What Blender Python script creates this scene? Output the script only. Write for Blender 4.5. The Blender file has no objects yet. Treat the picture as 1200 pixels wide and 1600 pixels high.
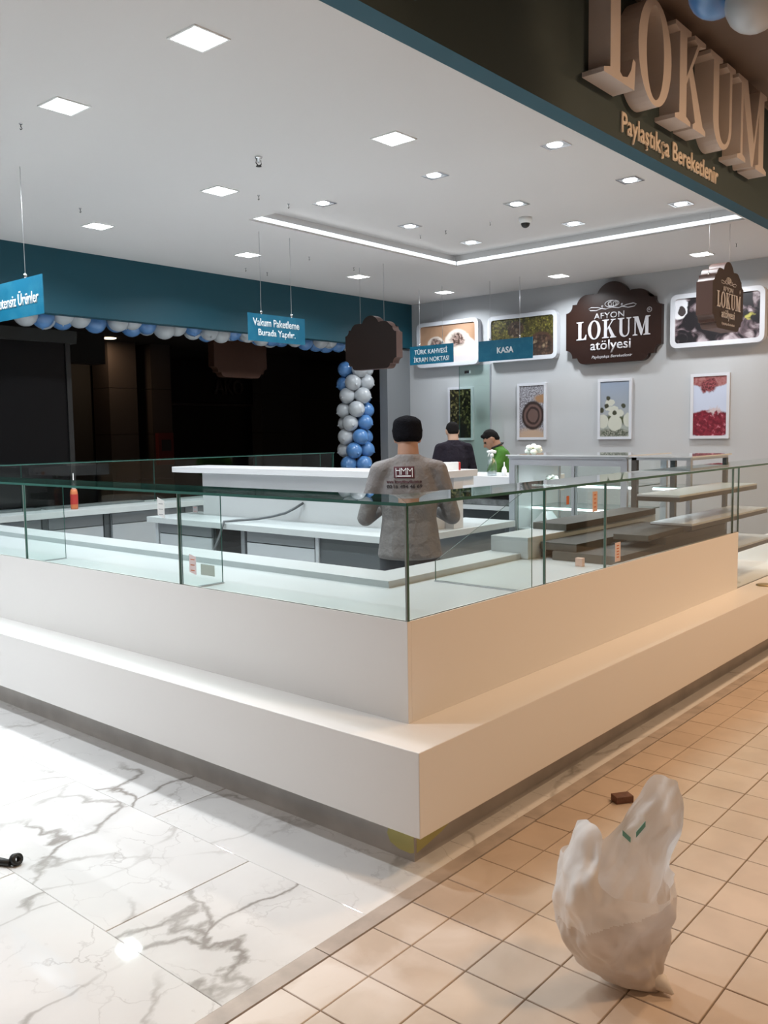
import bpy, bmesh, math, random
from mathutils import Vector, Matrix
PI = math.pi
random.seed(7)
S = bpy.context.scene
COL = S.collection

# ------------------------------------------------------------------ camera
cam = bpy.data.cameras.new('camera')
cam.sensor_fit = 'VERTICAL'; cam.sensor_height = 36.0
cam.lens = 36.0 * 1377.04 / 1600.0
cam.clip_start = 0.05; cam.clip_end = 100
camo = bpy.data.objects.new('camera', cam); COL.objects.link(camo)
_yaw, _pit, _rol = 0.7102062, -0.08991629, -0.01467756
_f = Vector((math.cos(_yaw)*math.cos(_pit), math.sin(_yaw)*math.cos(_pit), math.sin(_pit)))
_r = Vector((math.sin(_yaw), -math.cos(_yaw), 0)); _u = _r.cross(_f)
_r2 = math.cos(_rol)*_r + math.sin(_rol)*_u; _u2 = -math.sin(_rol)*_r + math.cos(_rol)*_u
_m = Matrix((_r2, _u2, -_f)).transposed().to_4x4(); _m.translation = Vector((0, 0, 1.57))
camo.matrix_world = _m
S.camera = camo

# ------------------------------------------------------------------ world, exposure, mall lamps
w = bpy.data.worlds.new('world'); S.world = w; w.use_nodes = True
w.node_tree.nodes['Background'].inputs[0].default_value = (0.9, 0.62, 0.45, 1)
w.node_tree.nodes['Background'].inputs[1].default_value = 0.035
vs = S.view_settings
vs.view_transform = 'Standard'; vs.look = 'None'; vs.gamma = 1.0; vs.use_curve_mapping = False
vs.exposure = 0.0
COOL = (0.90, 0.96, 1.0)
WARM = (1.0, 0.67, 0.41)
LAMP_W = 27.0      # each square shop downlight
SPOT_W = 10.0      # each recessed spot in the coffer
MALL_W = 102.0     # each warm lamp over the mall corridor

def area(name, loc, size, power, color, rot=(0, 0, 0), parent=None, spread=PI):
    l = bpy.data.lights.new(name, 'AREA'); l.shape = 'SQUARE'; l.size = size
    l.energy = power; l.color = color; l.spread = spread
    o = bpy.data.objects.new(name, l); COL.objects.link(o)
    o.location = loc; o.rotation_euler = rot
    if parent: o.parent = parent
    return o
# warm lamps of the mall corridor on the near side of the fascia (outside the picture)
for p in ((6.2, .25, 4.4), (9.4, .25, 4.4), (3.2, -1.5, 4.4)):
    area('mall_corridor_lamp', p, 0.45, MALL_W, WARM)
area('mall_corridor_lamp', (-2.2, -0.6, 4.4), 0.45, MALL_W*0.55, WARM)

# ------------------------------------------------------------------ materials
MATS = {}
def mat(name, col=(.8, .8, .8), rough=.5, metal=0, emit=None, es=1, spec=.5, bump=0, bscale=40, vary=0, vscale=6, coat=0, sub=None, bdist=.01):
    m = bpy.data.materials.new(name); m.use_nodes = True
    nt = m.node_tree; b = nt.nodes['Principled BSDF']
    b.inputs['Base Color'].default_value = (*col, 1)
    b.inputs['Roughness'].default_value = rough; b.inputs['Metallic'].default_value = metal
    b.inputs['Specular IOR Level'].default_value = spec
    if coat: b.inputs['Coat Weight'].default_value = coat
    if emit:
        b.inputs['Emission Color'].default_value = (*emit, 1); b.inputs['Emission Strength'].default_value = es
    if vary or bump:
        g = nt.nodes.new('ShaderNodeNewGeometry')
    if vary:
        n = nt.nodes.new('ShaderNodeTexNoise'); n.inputs['Scale'].default_value = vscale; n.inputs['Detail'].default_value = 6
        nt.links.new(g.outputs['Position'], n.inputs['Vector'])
        r = nt.nodes.new('ShaderNodeMapRange'); r.inputs['From Min'].default_value = .3; r.inputs['From Max'].default_value = .7
        r.inputs['To Min'].default_value = 1-vary; r.inputs['To Max'].default_value = 1+vary*.4
        nt.links.new(n.outputs['Fac'], r.inputs['Value'])
        mx = nt.nodes.new('ShaderNodeVectorMath'); mx.operation = 'SCALE'; mx.inputs[0].default_value = col
        nt.links.new(r.outputs['Result'], mx.inputs['Scale']); nt.links.new(mx.outputs[0], b.inputs['Base Color'])
    if bump:
        n2 = nt.nodes.new('ShaderNodeTexNoise'); n2.inputs['Scale'].default_value = bscale; n2.inputs['Detail'].default_value = 5
        nt.links.new(g.outputs['Position'], n2.inputs['Vector'])
        bp = nt.nodes.new('ShaderNodeBump'); bp.inputs['Strength'].default_value = bump; bp.inputs['Distance'].default_value = bdist
        nt.links.new(n2.outputs['Fac'], bp.inputs['Height']); nt.links.new(bp.outputs[0], b.inputs['Normal'])
    MATS[name] = m
    return m

def N(nt, t, **kw):
    n = nt.nodes.new(t)
    for k, v in kw.items(): setattr(n, k, v)
    return n
def ramp(nt, stops, interp='LINEAR'):
    r = nt.nodes.new('ShaderNodeValToRGB'); r.color_ramp.interpolation = interp
    e = r.color_ramp.elements
    while len(e) < len(stops): e.new(0.5)
    for i, (p, c) in enumerate(stops):
        e[i].position = p; e[i].color = (*c, 1) if len(c) == 3 else c
    return r
def noise(nt, vec, scale, detail=4, dist=0):
    n = nt.nodes.new('ShaderNodeTexNoise'); n.inputs['Scale'].default_value = scale
    n.inputs['Detail'].default_value = detail; n.inputs['Distortion'].default_value = dist
    nt.links.new(vec, n.inputs['Vector']); return n
def mixc(nt, fac, a, b, mode='MIX'):
    m = nt.nodes.new('ShaderNodeMix'); m.data_type = 'RGBA'; m.blend_type = mode
    for sock, v in ((m.inputs[0], fac), (m.inputs[6], a), (m.inputs[7], b)):
        if hasattr(v, 'node'): nt.links.new(v, sock)
        elif isinstance(v, (int, float)): sock.default_value = v
        else: sock.default_value = (*v, 1)
    return m.outputs[2]

mat('solid_surface', (.82, .805, .79), .32, spec=.45)
mat('white_gloss', (.60, .61, .625), .25)
mat('worktop', (.46, .49, .505), .35)
mat('plinth', (.56, .53, .50), .45, vary=.18, vscale=5)
mat('ceiling_paint', (.62, .605, .60), .85)
mat('wall_paint', (.43, .437, .45), .8)
mat('wall_grey', (.17, .18, .19), .8)
mat('teal', (.003, .062, .092), .6)
mat('fascia_face', (.030, .050, .052), .75)
mat('mall_soffit', (.20, .155, .135), .8)
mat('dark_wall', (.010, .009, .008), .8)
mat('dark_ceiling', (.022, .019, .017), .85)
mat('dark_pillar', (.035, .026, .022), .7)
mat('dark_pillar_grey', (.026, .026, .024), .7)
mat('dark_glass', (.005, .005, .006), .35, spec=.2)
mat('dark_metal', (.04, .04, .04), .4, .5)
mat('grey_panel', (.15, .165, .18), .45)
mat('grey_dark', (.060, .070, .078), .5)
mat('grey_light', (.36, .385, .41), .45)
mat('bay_shade', (.012, .012, .013), .9)  # shade inside the island's open bay, put into the colour
mat('aluminium', (.46, .48, .52), .35, .55)
mat('brown_frame', (.055, .048, .042), .5)
mat('chrome', (.75, .76, .78), .15, 1)
mat('wire', (.55, .56, .57), .4, .6)
mat('glass_edge', (.05, .14, .12), .2)
mat('joint', (.24, .27, .26), .3)
mat('sign_brown', (.022, .009, .006), .35, spec=.3)
mat('sign_brown_back', (.016, .009, .007), .5, spec=.2)
mat('sign_dim', (.045, .018, .010), .6, spec=.2)
mat('sign_brown_side', (.10, .055, .045), .5)
mat('sign_letters', (.50, .485, .51), .5)
mat('foam_letter', (.60, .53, .50), .75, bump=.15, bscale=200)
mat('slogan', (.72, .62, .52), .6)
mat('white_print', (.82, .86, .90), .5)
mat('black_print', (.03, .022, .026), .7)
mat('shirt_logo', (.075, .012, .022), .7)
mat('frame_white', (.56, .57, .61), .45)
mat('balloon_blue', (.09, .23, .50), .28, spec=.6, coat=.2)
mat('balloon_white', (.47, .50, .53), .3, spec=.6, coat=.2)
mat('skin', (.32, .17, .11), .55)
mat('skin_light', (.44, .28, .20), .55)
mat('hair', (.008, .007, .007), .8, spec=.1, bump=.5, bscale=90)
mat('knit', (.006, .006, .008), .95, spec=.05, bump=.9, bscale=110)
mat('shirt_grey', (.20, .19, .19), .85, spec=.15, bump=.8, bscale=9, bdist=.05)
mat('shirt_dark', (.016, .013, .020), .85, spec=.15, bump=.8, bscale=9, bdist=.05)
mat('shirt_green', (.055, .15, .025), .8, spec=.15, bump=.8, bscale=9, bdist=.05)
mat('collar_dark', (.015, .014, .012), .8)
mat('trousers', (.028, .032, .040), .85, bump=.3, bscale=20)
mat('shoe', (.02, .02, .02), .5)
mat('eye', (.02, .015, .012), .2)
mat('plank', (.042, .036, .028), .6, vary=.35, vscale=9)
mat('plank_end', (.11, .108, .092), .6, vary=.2, vscale=20)
mat('plastic_white', (.82, .84, .84), .4)
mat('plastic_black', (.015, .015, .015), .45)
mat('red', (.42, .03, .025), .5)
mat('red_dark', (.10, .012, .010), .6)
mat('orange', (.55, .16, .06), .5)
mat('paper', (.78, .80, .80), .8)
mat('pink_label', (.72, .60, .60), .7)
mat('orange_label', (.66, .46, .38), .7)
mat('green_label', (.42, .50, .44), .7)
mat('hose', (.10, .11, .12), .45)
mat('petal', (.85, .87, .80), .6)
mat('leaf', (.12, .22, .05), .5)
mat('wood_block', (.17, .08, .055), .7, vary=.4, vscale=30)
mat('wrap', (.32, .33, .34), .35, bump=.8, bscale=18, vary=.5, vscale=14)
mat('bag_green', (.18, .42, .34), .6)
mat('strip_stone', (.50, .43, .38), .45, vary=.25, vscale=9)
mat('slab_bed', (.52, .50, .48), .8)
mat('grout', (.15, .105, .075), .9)
mat('lamp_glow', (1, 1, 1), .5, emit=(.97, .98, 1.0), es=9)
mat('spot_glow', (1, 1, 1), .5, emit=(.97, .98, 1.0), es=7)
mat('led_glow', (1, 1, 1), .5, emit=(.86, .95, 1.0), es=1.15)
mat('tube_glow', (1, 1, 1), .5, emit=(.88, .96, 1.0), es=5)
mat('warm_glow', (1, 1, 1), .5, emit=(1, .8, .55), es=5)
mat('yellow_tape', (.66, .62, .24), .6)
mat('brass', (.62, .50, .28), .35, .7)

def glass_mat(name, tint, ior=1.5, rough=0.0, gl=1.0):
    m = bpy.data.materials.new(name); m.use_nodes = True; nt = m.node_tree; nt.nodes.clear()
    out = N(nt, 'ShaderNodeOutputMaterial'); tr = N(nt, 'ShaderNodeBsdfTransparent'); g = N(nt, 'ShaderNodeBsdfGlossy')
    tr.inputs[0].default_value = (*tint, 1); g.inputs['Roughness'].default_value = rough; g.inputs[0].default_value = (gl, gl, gl, 1)
    ge = N(nt, 'ShaderNodeNewGeometry'); dt = N(nt, 'ShaderNodeVectorMath', operation='DOT_PRODUCT')
    nt.links.new(ge.outputs['Incoming'], dt.inputs[0]); nt.links.new(ge.outputs['Normal'], dt.inputs[1])
    ab = N(nt, 'ShaderNodeMath', operation='ABSOLUTE'); nt.links.new(dt.outputs['Value'], ab.inputs[0])
    om = N(nt, 'ShaderNodeMath', operation='SUBTRACT'); om.inputs[0].default_value = 1; nt.links.new(ab.outputs[0], om.inputs[1])
    pw = N(nt, 'ShaderNodeMath', operation='POWER'); nt.links.new(om.outputs[0], pw.inputs[0]); pw.inputs[1].default_value = 5
    f0 = ((ior-1)/(ior+1))**2
    fr = N(nt, 'ShaderNodeMath', operation='MULTIPLY_ADD'); nt.links.new(pw.outputs[0], fr.inputs[0]); fr.inputs[1].default_value = 1-f0; fr.inputs[2].default_value = f0
    mx = N(nt, 'ShaderNodeMixShader')
    nt.links.new(fr.outputs[0], mx.inputs[0]); nt.links.new(tr.outputs[0], mx.inputs[1]); nt.links.new(g.outputs[0], mx.inputs[2])
    nt.links.new(mx.outputs[0], out.inputs[0]); MATS[name] = m; return m
glass_mat('glass', (.955, .98, .97), 1.35)
glass_mat('glass_top', (.90, .95, .93), 1.6)
glass_mat('glass_green', (.85, .93, .90), 1.4)
glass_mat('clear_plastic', (.80, .84, .85), 1.9, .25, 1.0)

# marble with thin branching veins, different on every slab
def marble():
    m = bpy.data.materials.new('marble'); m.use_nodes = True; nt = m.node_tree; b = nt.nodes['Principled BSDF']
    g = N(nt, 'ShaderNodeNewGeometry'); oi = N(nt, 'ShaderNodeObjectInfo')
    sc = N(nt, 'ShaderNodeVectorMath', operation='SCALE'); sc.inputs[0].default_value = (37, 19, 11)
    nt.links.new(oi.outputs['Random'], sc.inputs['Scale'])
    ad = N(nt, 'ShaderNodeVectorMath', operation='ADD'); nt.links.new(g.outputs['Position'], ad.inputs[0]); nt.links.new(sc.outputs[0], ad.inputs[1])
    P = ad.outputs[0]
    def vein(scale, dist, width, soft, stretch):
        mp = N(nt, 'ShaderNodeMapping'); mp.inputs['Scale'].default_value = stretch; mp.inputs['Rotation'].default_value = (0, 0, .6)
        nt.links.new(P, mp.inputs['Vector'])
        wn = noise(nt, mp.outputs[0], scale*1.7, 6)
        off = N(nt, 'ShaderNodeVectorMath', operation='SCALE'); nt.links.new(wn.outputs['Color'], off.inputs[0]); off.inputs['Scale'].default_value = dist
        a2 = N(nt, 'ShaderNodeVectorMath', operation='ADD'); nt.links.new(mp.outputs[0], a2.inputs[0]); nt.links.new(off.outputs[0], a2.inputs[1])
        v = N(nt, 'ShaderNodeTexVoronoi', feature='DISTANCE_TO_EDGE'); v.inputs['Scale'].default_value = scale
        nt.links.new(a2.outputs[0], v.inputs['Vector'])
        mr = N(nt, 'ShaderNodeMapRange'); mr.inputs['From Min'].default_value = width; mr.inputs['From Max'].default_value = width+soft
        mr.inputs['To Min'].default_value = 1; mr.inputs['To Max'].default_value = 0
        nt.links.new(v.outputs['Distance'], mr.inputs['Value'])
        mask = noise(nt, P, scale*1.1, 3)
        mm = N(nt, 'ShaderNodeMapRange'); mm.inputs['From Min'].default_value = .44; mm.inputs['From Max'].default_value = .66
        nt.links.new(mask.outputs['Fac'], mm.inputs['Value'])
        mu = N(nt, 'ShaderNodeMath', operation='MULTIPLY'); nt.links.new(mr.outputs[0], mu.inputs[0]); nt.links.new(mm.outputs[0], mu.inputs[1])
        return mu.outputs[0]
    v1 = vein(1.25, .6, .004, .022, (1, 1.6, 1)); v2 = vein(3.3, .4, .001, .022, (1.3, 1, 1)); v3 = vein(1.25, .6, .0, .15, (1, 1.6, 1))
    cloud = noise(nt, P, 2.2, 5)
    cr = ramp(nt, [(.35, (.80, .795, .79)), (.7, (.74, .74, .74))]); nt.links.new(cloud.outputs['Fac'], cr.inputs[0])
    f3 = N(nt, 'ShaderNodeMath', operation='MULTIPLY'); nt.links.new(v3, f3.inputs[0]); f3.inputs[1].default_value = .30
    c = mixc(nt, f3.outputs[0], cr.outputs[0], (.50, .49, .49))
    f2 = N(nt, 'ShaderNodeMath', operation='MULTIPLY'); nt.links.new(v2, f2.inputs[0]); f2.inputs[1].default_value = .45
    c = mixc(nt, f2.outputs[0], c, (.36, .34, .33))
    f1 = N(nt, 'ShaderNodeMath', operation='MULTIPLY'); nt.links.new(v1, f1.inputs[0]); f1.inputs[1].default_value = 1.0
    c = mixc(nt, f1.outputs[0], c, (.32, .30, .28))
    nt.links.new(c, b.inputs['Base Color']); b.inputs['Roughness'].default_value = .035; b.inputs['Specular IOR Level'].default_value = .5
    MATS['marble'] = m
marble()
def tile_mat():
    m = bpy.data.materials.new('floor_tile'); m.use_nodes = True; nt = m.node_tree; b = nt.nodes['Principled BSDF']
    g = N(nt, 'ShaderNodeNewGeometry'); oi = N(nt, 'ShaderNodeObjectInfo')
    r = ramp(nt, [(0, (.60, .49, .40)), (.5, (.63, .515, .42)), (1, (.585, .475, .385))]); nt.links.new(oi.outputs['Random'], r.inputs[0])
    n = noise(nt, g.outputs['Position'], 5, 6); r2 = ramp(nt, [(.3, (.86, .86, .86)), (.65, (1, 1, 1))]); nt.links.new(n.outputs['Fac'], r2.inputs[0])
    c = mixc(nt, 1.0, r.outputs[0], r2.outputs[0], 'MULTIPLY')
    # pale plaster dust trodden near the threshold corner
    d = noise(nt, g.outputs['Position'], 3.2, 7, .6); sx = N(nt, 'ShaderNodeSeparateXYZ'); nt.links.new(g.outputs['Position'], sx.inputs[0])
    a = N(nt, 'ShaderNodeMapRange'); a.inputs['From Min'].default_value = 1.25; a.inputs['From Max'].default_value = 1.75; nt.links.new(sx.outputs['Y'], a.inputs['Value'])
    x1 = N(nt, 'ShaderNodeMapRange'); x1.inputs['From Min'].default_value = 2.9; x1.inputs['From Max'].default_value = 2.1; nt.links.new(sx.outputs['X'], x1.inputs['Value'])
    d2 = N(nt, 'ShaderNodeMapRange'); d2.inputs['From Min'].default_value = .42; d2.inputs['From Max'].default_value = .62; nt.links.new(d.outputs['Fac'], d2.inputs['Value'])
    m1 = N(nt, 'ShaderNodeMath', operation='MULTIPLY'); nt.links.new(a.outputs[0], m1.inputs[0]); nt.links.new(x1.outputs[0], m1.inputs[1])
    m2 = N(nt, 'ShaderNodeMath', operation='MULTIPLY'); nt.links.new(m1.outputs[0], m2.inputs[0]); nt.links.new(d2.outputs[0], m2.inputs[1])
    c = mixc(nt, m2.outputs[0], c, (.78, .70, .64))
    nt.links.new(c, b.inputs['Base Color']); b.inputs['Roughness'].default_value = .38; b.inputs['Specular IOR Level'].default_value = .4
    MATS['floor_tile'] = m
tile_mat()
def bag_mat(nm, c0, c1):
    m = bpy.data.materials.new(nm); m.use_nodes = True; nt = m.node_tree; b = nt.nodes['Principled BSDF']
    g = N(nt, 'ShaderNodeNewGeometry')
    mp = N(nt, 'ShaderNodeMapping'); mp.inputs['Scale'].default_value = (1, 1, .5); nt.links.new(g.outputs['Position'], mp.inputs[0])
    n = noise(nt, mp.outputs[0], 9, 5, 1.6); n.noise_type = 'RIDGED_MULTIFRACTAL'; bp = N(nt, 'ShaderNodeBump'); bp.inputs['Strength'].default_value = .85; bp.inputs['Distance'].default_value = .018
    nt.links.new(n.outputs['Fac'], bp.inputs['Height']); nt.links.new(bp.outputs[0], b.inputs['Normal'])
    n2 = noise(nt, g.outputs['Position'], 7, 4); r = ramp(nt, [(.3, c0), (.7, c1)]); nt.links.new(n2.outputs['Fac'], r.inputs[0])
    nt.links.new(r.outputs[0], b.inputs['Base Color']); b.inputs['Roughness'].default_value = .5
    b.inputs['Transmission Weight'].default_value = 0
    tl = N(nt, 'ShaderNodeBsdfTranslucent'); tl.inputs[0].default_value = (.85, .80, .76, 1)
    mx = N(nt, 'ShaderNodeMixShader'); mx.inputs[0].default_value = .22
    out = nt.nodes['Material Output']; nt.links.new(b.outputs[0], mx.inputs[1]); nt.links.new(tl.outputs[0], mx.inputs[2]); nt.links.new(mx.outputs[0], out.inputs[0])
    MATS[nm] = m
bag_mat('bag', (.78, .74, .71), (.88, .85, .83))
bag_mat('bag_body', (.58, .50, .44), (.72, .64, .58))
# pattern of the hanging signs: teal blue with pale floral scratches
def sign_mat():
    m = bpy.data.materials.new('sign_blue'); m.use_nodes = True; nt = m.node_tree; b = nt.nodes['Principled BSDF']
    g = N(nt, 'ShaderNodeNewGeometry'); v = N(nt, 'ShaderNodeTexVoronoi', feature='DISTANCE_TO_EDGE'); v.inputs['Scale'].default_value = 22
    n = noise(nt, g.outputs['Position'], 16, 4, 2); nt.links.new(n.outputs['Color'], v.inputs['Vector'])
    n2 = noise(nt, g.outputs['Position'], 9, 2)
    r = ramp(nt, [(0, (.05, .23, .33)), (.06, (.006, .14, .24)), (1, (.004, .125, .225))]); nt.links.new(v.outputs['Distance'], r.inputs[0])
    r2 = ramp(nt, [(.45, (0, 0, 0)), (.6, (1, 1, 1))]); nt.links.new(n2.outputs['Fac'], r2.inputs[0])
    c = mixc(nt, r2.outputs[0], (.004, .13, .23), r.outputs[0]); nt.links.new(c, b.inputs['Base Color']); b.inputs['Roughness'].default_value = .4
    MATS['sign_blue'] = m
sign_mat()

# ------------------------------------------------------------------ mesh helpers
class MB:
    """collects pieces of ONE mesh"""
    def __init__(s): s.bm = bmesh.new(); s.mats = []
    def mi(s, m):
        m = MATS[m] if isinstance(m, str) else m
        if m not in s.mats: s.mats.append(m)
        return s.mats.index(m)
    def box(s, x0, x1, y0, y1, z0, z1, m, edge=None):
        vs_ = [s.bm.verts.new(p) for p in ((x0, y0, z0), (x1, y0, z0), (x1, y1, z0), (x0, y1, z0), (x0, y0, z1), (x1, y0, z1), (x1, y1, z1), (x0, y1, z1))]
        k = s.mi(m); ke = s.mi(edge) if edge else k
        d = (x1-x0, y1-y0, z1-z0); thin = d.index(min(d))
        for f, ax in (((0, 3, 2, 1), 2), ((4, 5, 6, 7), 2), ((0, 1, 5, 4), 1), ((2, 3, 7, 6), 1), ((1, 2, 6, 5), 0), ((3, 0, 4, 7), 0)):
            fc = s.bm.faces.new([vs_[i] for i in f]); fc.material_index = k if (not edge or ax == thin) else ke
        return s
    def prism(s, pts, d, m, cap=None, side=None):
        """pts: closed 3-D outline (ccw seen from the far side of -d); d: extrusion vector"""
        d = Vector(d); a = [s.bm.verts.new(p) for p in pts]; b = [s.bm.verts.new(Vector(p)+d) for p in pts]
        k = s.mi(m); ks = s.mi(side) if side else k
        f = s.bm.faces.new(a); f.material_index = k
        f = s.bm.faces.new(b[::-1]); f.material_index = s.mi(cap) if cap else k
        n = len(pts)
        for i in range(n):
            f = s.bm.faces.new((a[i], b[i], b[(i+1) % n], a[(i+1) % n])); f.material_index = ks
        return s
    def tube(s, pts, r, m, n=8, caps=True, smooth=True):
        pts = [Vector(p) for p in pts]; rs = r if isinstance(r, (list, tuple)) else [r]*len(pts); k = s.mi(m)
        rings = []; up = Vector((0, 0, 1))
        for i, p in enumerate(pts):
            t = (pts[min(i+1, len(pts)-1)] - pts[max(i-1, 0)]).normalized()
            a = t.cross(up); a = a.normalized() if a.length > 1e-3 else Vector((1, 0, 0)); b = t.cross(a).normalized()
            rings.append([s.bm.verts.new(p + (a*math.cos(2*PI*j/n) + b*math.sin(2*PI*j/n))*rs[i]) for j in range(n)])
        for i in range(len(rings)-1):
            for j in range(n):
                f = s.bm.faces.new((rings[i][j], rings[i][(j+1) % n], rings[i+1][(j+1) % n], rings[i+1][j])); f.material_index = k; f.smooth = smooth
        if caps:
            f = s.bm.faces.new(rings[0][::-1]); f.material_index = k; f = s.bm.faces.new(rings[-1]); f.material_index = k
        return s
    def lathe(s, prof, c, m, n=20, smooth=True):
        c = Vector(c); k = s.mi(m); rings = []
        for r, z in prof:
            rings.append([s.bm.verts.new(c + Vector((r*math.cos(2*PI*j/n), r*math.sin(2*PI*j/n), z))) for j in range(n)] if r > 1e-5 else [s.bm.verts.new(c+Vector((0, 0, z)))])
        for a, b in zip(rings, rings[1:]):
            for j in range(n):
                q = [a[j % len(a)], a[(j+1) % len(a)], b[(j+1) % len(b)], b[j % len(b)]]
                q = list(dict.fromkeys(q))
                if len(q) >= 3:
                    f = s.bm.faces.new(q); f.material_index = k; f.smooth = smooth
        return s
    def sphere(s, c, r, m, seg=16, rings=10, scale=(1, 1, 1), smooth=True):
        k = s.mi(m); g = bmesh.ops.create_uvsphere(s.bm, u_segments=seg, v_segments=rings, radius=1)
        for v in g['verts']: v.co = Vector((v.co.x*r*scale[0], v.co.y*r*scale[1], v.co.z*r*scale[2])) + Vector(c)
        for f in {f for v in g['verts'] for f in v.link_faces}: f.material_index = k; f.smooth = smooth
        return s
    def make(s, name, parent=None, bevel=0, recalc=True, loc=None):
        if recalc: bmesh.ops.recalc_face_normals(s.bm, faces=s.bm.faces)
        if loc is not None:
            bmesh.ops.translate(s.bm, verts=s.bm.verts, vec=-Vector(loc))
        me = bpy.data.meshes.new(name); s.bm.to_mesh(me); s.bm.free()
        for m in s.mats: me.materials.append(m)
        o = bpy.data.objects.new(name, me); COL.objects.link(o)
        if loc is not None: o.location = loc
        if parent:
            o.parent = parent; o.matrix_parent_inverse = Matrix.Translation(-Vector(parent.location)) if parent.type == 'EMPTY' and parent.get('flat') else Matrix()
        if bevel:
            b = o.modifiers.new('bevel', 'BEVEL'); b.width = bevel; b.segments = 2; b.limit_method = 'ANGLE'
        return o
def tag(o, label=None, cat=None, group=None, kind=None):
    if label: o['label'] = label
    if cat: o['category'] = cat
    if group: o['group'] = group
    if kind: o['kind'] = kind
    return o
def thing(name, label, cat, loc=(0, 0, 0), group=None, rz=0, world_children=True):
    """Empty at the thing's base. Children made in world coordinates when world_children."""
    o = bpy.data.objects.new(name, None); COL.objects.link(o); o.location = loc; o.empty_display_size = .1
    o.rotation_euler = (0, 0, rz)
    if world_children: o['flat'] = 1
    return tag(o, label, cat, group)
def struct(o): o['kind'] = 'structure'; return o

def text_mesh(s, target_w, target_h, origin, xdir, zdir, depth, m, name, parent=None, bold=0.0, both=False, shear=0, anchor='L'):
    """flat or raised lettering: built-in font turned to a mesh, fitted to a width and height"""
    ced = s.find('ş')
    if ced >= 0 and not getattr(text_mesh, 'busy', False):
        text_mesh.busy = True
        def wid(q):
            c0 = bpy.data.curves.new('t', 'FONT'); c0.body = q; c0.size = 1; o0 = bpy.data.objects.new('t', c0); COL.objects.link(o0)
            m0 = bpy.data.meshes.new_from_object(o0.evaluated_get(bpy.context.evaluated_depsgraph_get())); r = (min(v.co.x for v in m0.vertices), max(v.co.x for v in m0.vertices))
            bpy.data.objects.remove(o0); bpy.data.curves.remove(c0); bpy.data.meshes.remove(m0); return r
        xa = wid(s[:ced])[1]; xb = wid(s[:ced]+'s')[1]; ced_x = (xa+xb)/2+.02; text_mesh.busy = False
    else: ced_x = None
    s = s.replace('ş', 's')
    cu = bpy.data.curves.new('t', 'FONT'); cu.body = s; cu.size = 1; cu.offset = bold; cu.extrude = 0.0; cu.shear = shear
    cu.resolution_u = 3
    to = bpy.data.objects.new('t', cu); COL.objects.link(to)
    dg = bpy.context.evaluated_depsgraph_get(); me = bpy.data.meshes.new_from_object(to.evaluated_get(dg))
    bpy.data.objects.remove(to); bpy.data.curves.remove(cu)
    xs = [v.co.x for v in me.vertices]; ys = [v.co.y for v in me.vertices]
    x0, x1, y0, y1 = min(xs), max(xs), min(ys), max(ys)
    bm = bmesh.new(); bm.from_mesh(me); bpy.data.meshes.remove(me)
    if ced_x is not None:
        for q in (((-.03, -.02), (.02, -.02), (.02, -.09), (-.03, -.09)), ((.02, -.07), (.07, -.07), (.07, -.18), (.02, -.18)), ((-.06, -.15), (.02, -.15), (.02, -.195), (-.06, -.195))):
            bm.faces.new([bm.verts.new((ced_x+a, b, 0)) for a, b in q][::-1])
    xd = Vector(xdir).normalized(); zd = Vector(zdir).normalized(); nd = xd.cross(zd)
    r = bmesh.ops.extrude_face_region(bm, geom=list(bm.faces)); up = [v for v in r['geom'] if isinstance(v, bmesh.types.BMVert)]
    for v in up: v.co.z = 1
    o3 = Vector(origin)
    for v in bm.verts:
        x, y, z = v.co
        v.co = o3 + xd*((x-x0)/(x1-x0)*target_w) + zd*((y-y0)/(y1-y0)*target_h) + nd*(z*depth)
    bmesh.ops.recalc_face_normals(bm, faces=bm.faces)
    me = bpy.data.meshes.new(name); bm.to_mesh(me); bm.free(); me.materials.append(MATS[m])
    o = bpy.data.objects.new(name, me); COL.objects.link(o)
    if parent:
        o.parent = parent
        o.matrix_parent_inverse = Matrix.Translation(-Vector(parent.location)) if parent.get('flat') else Matrix()
    return o

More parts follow.
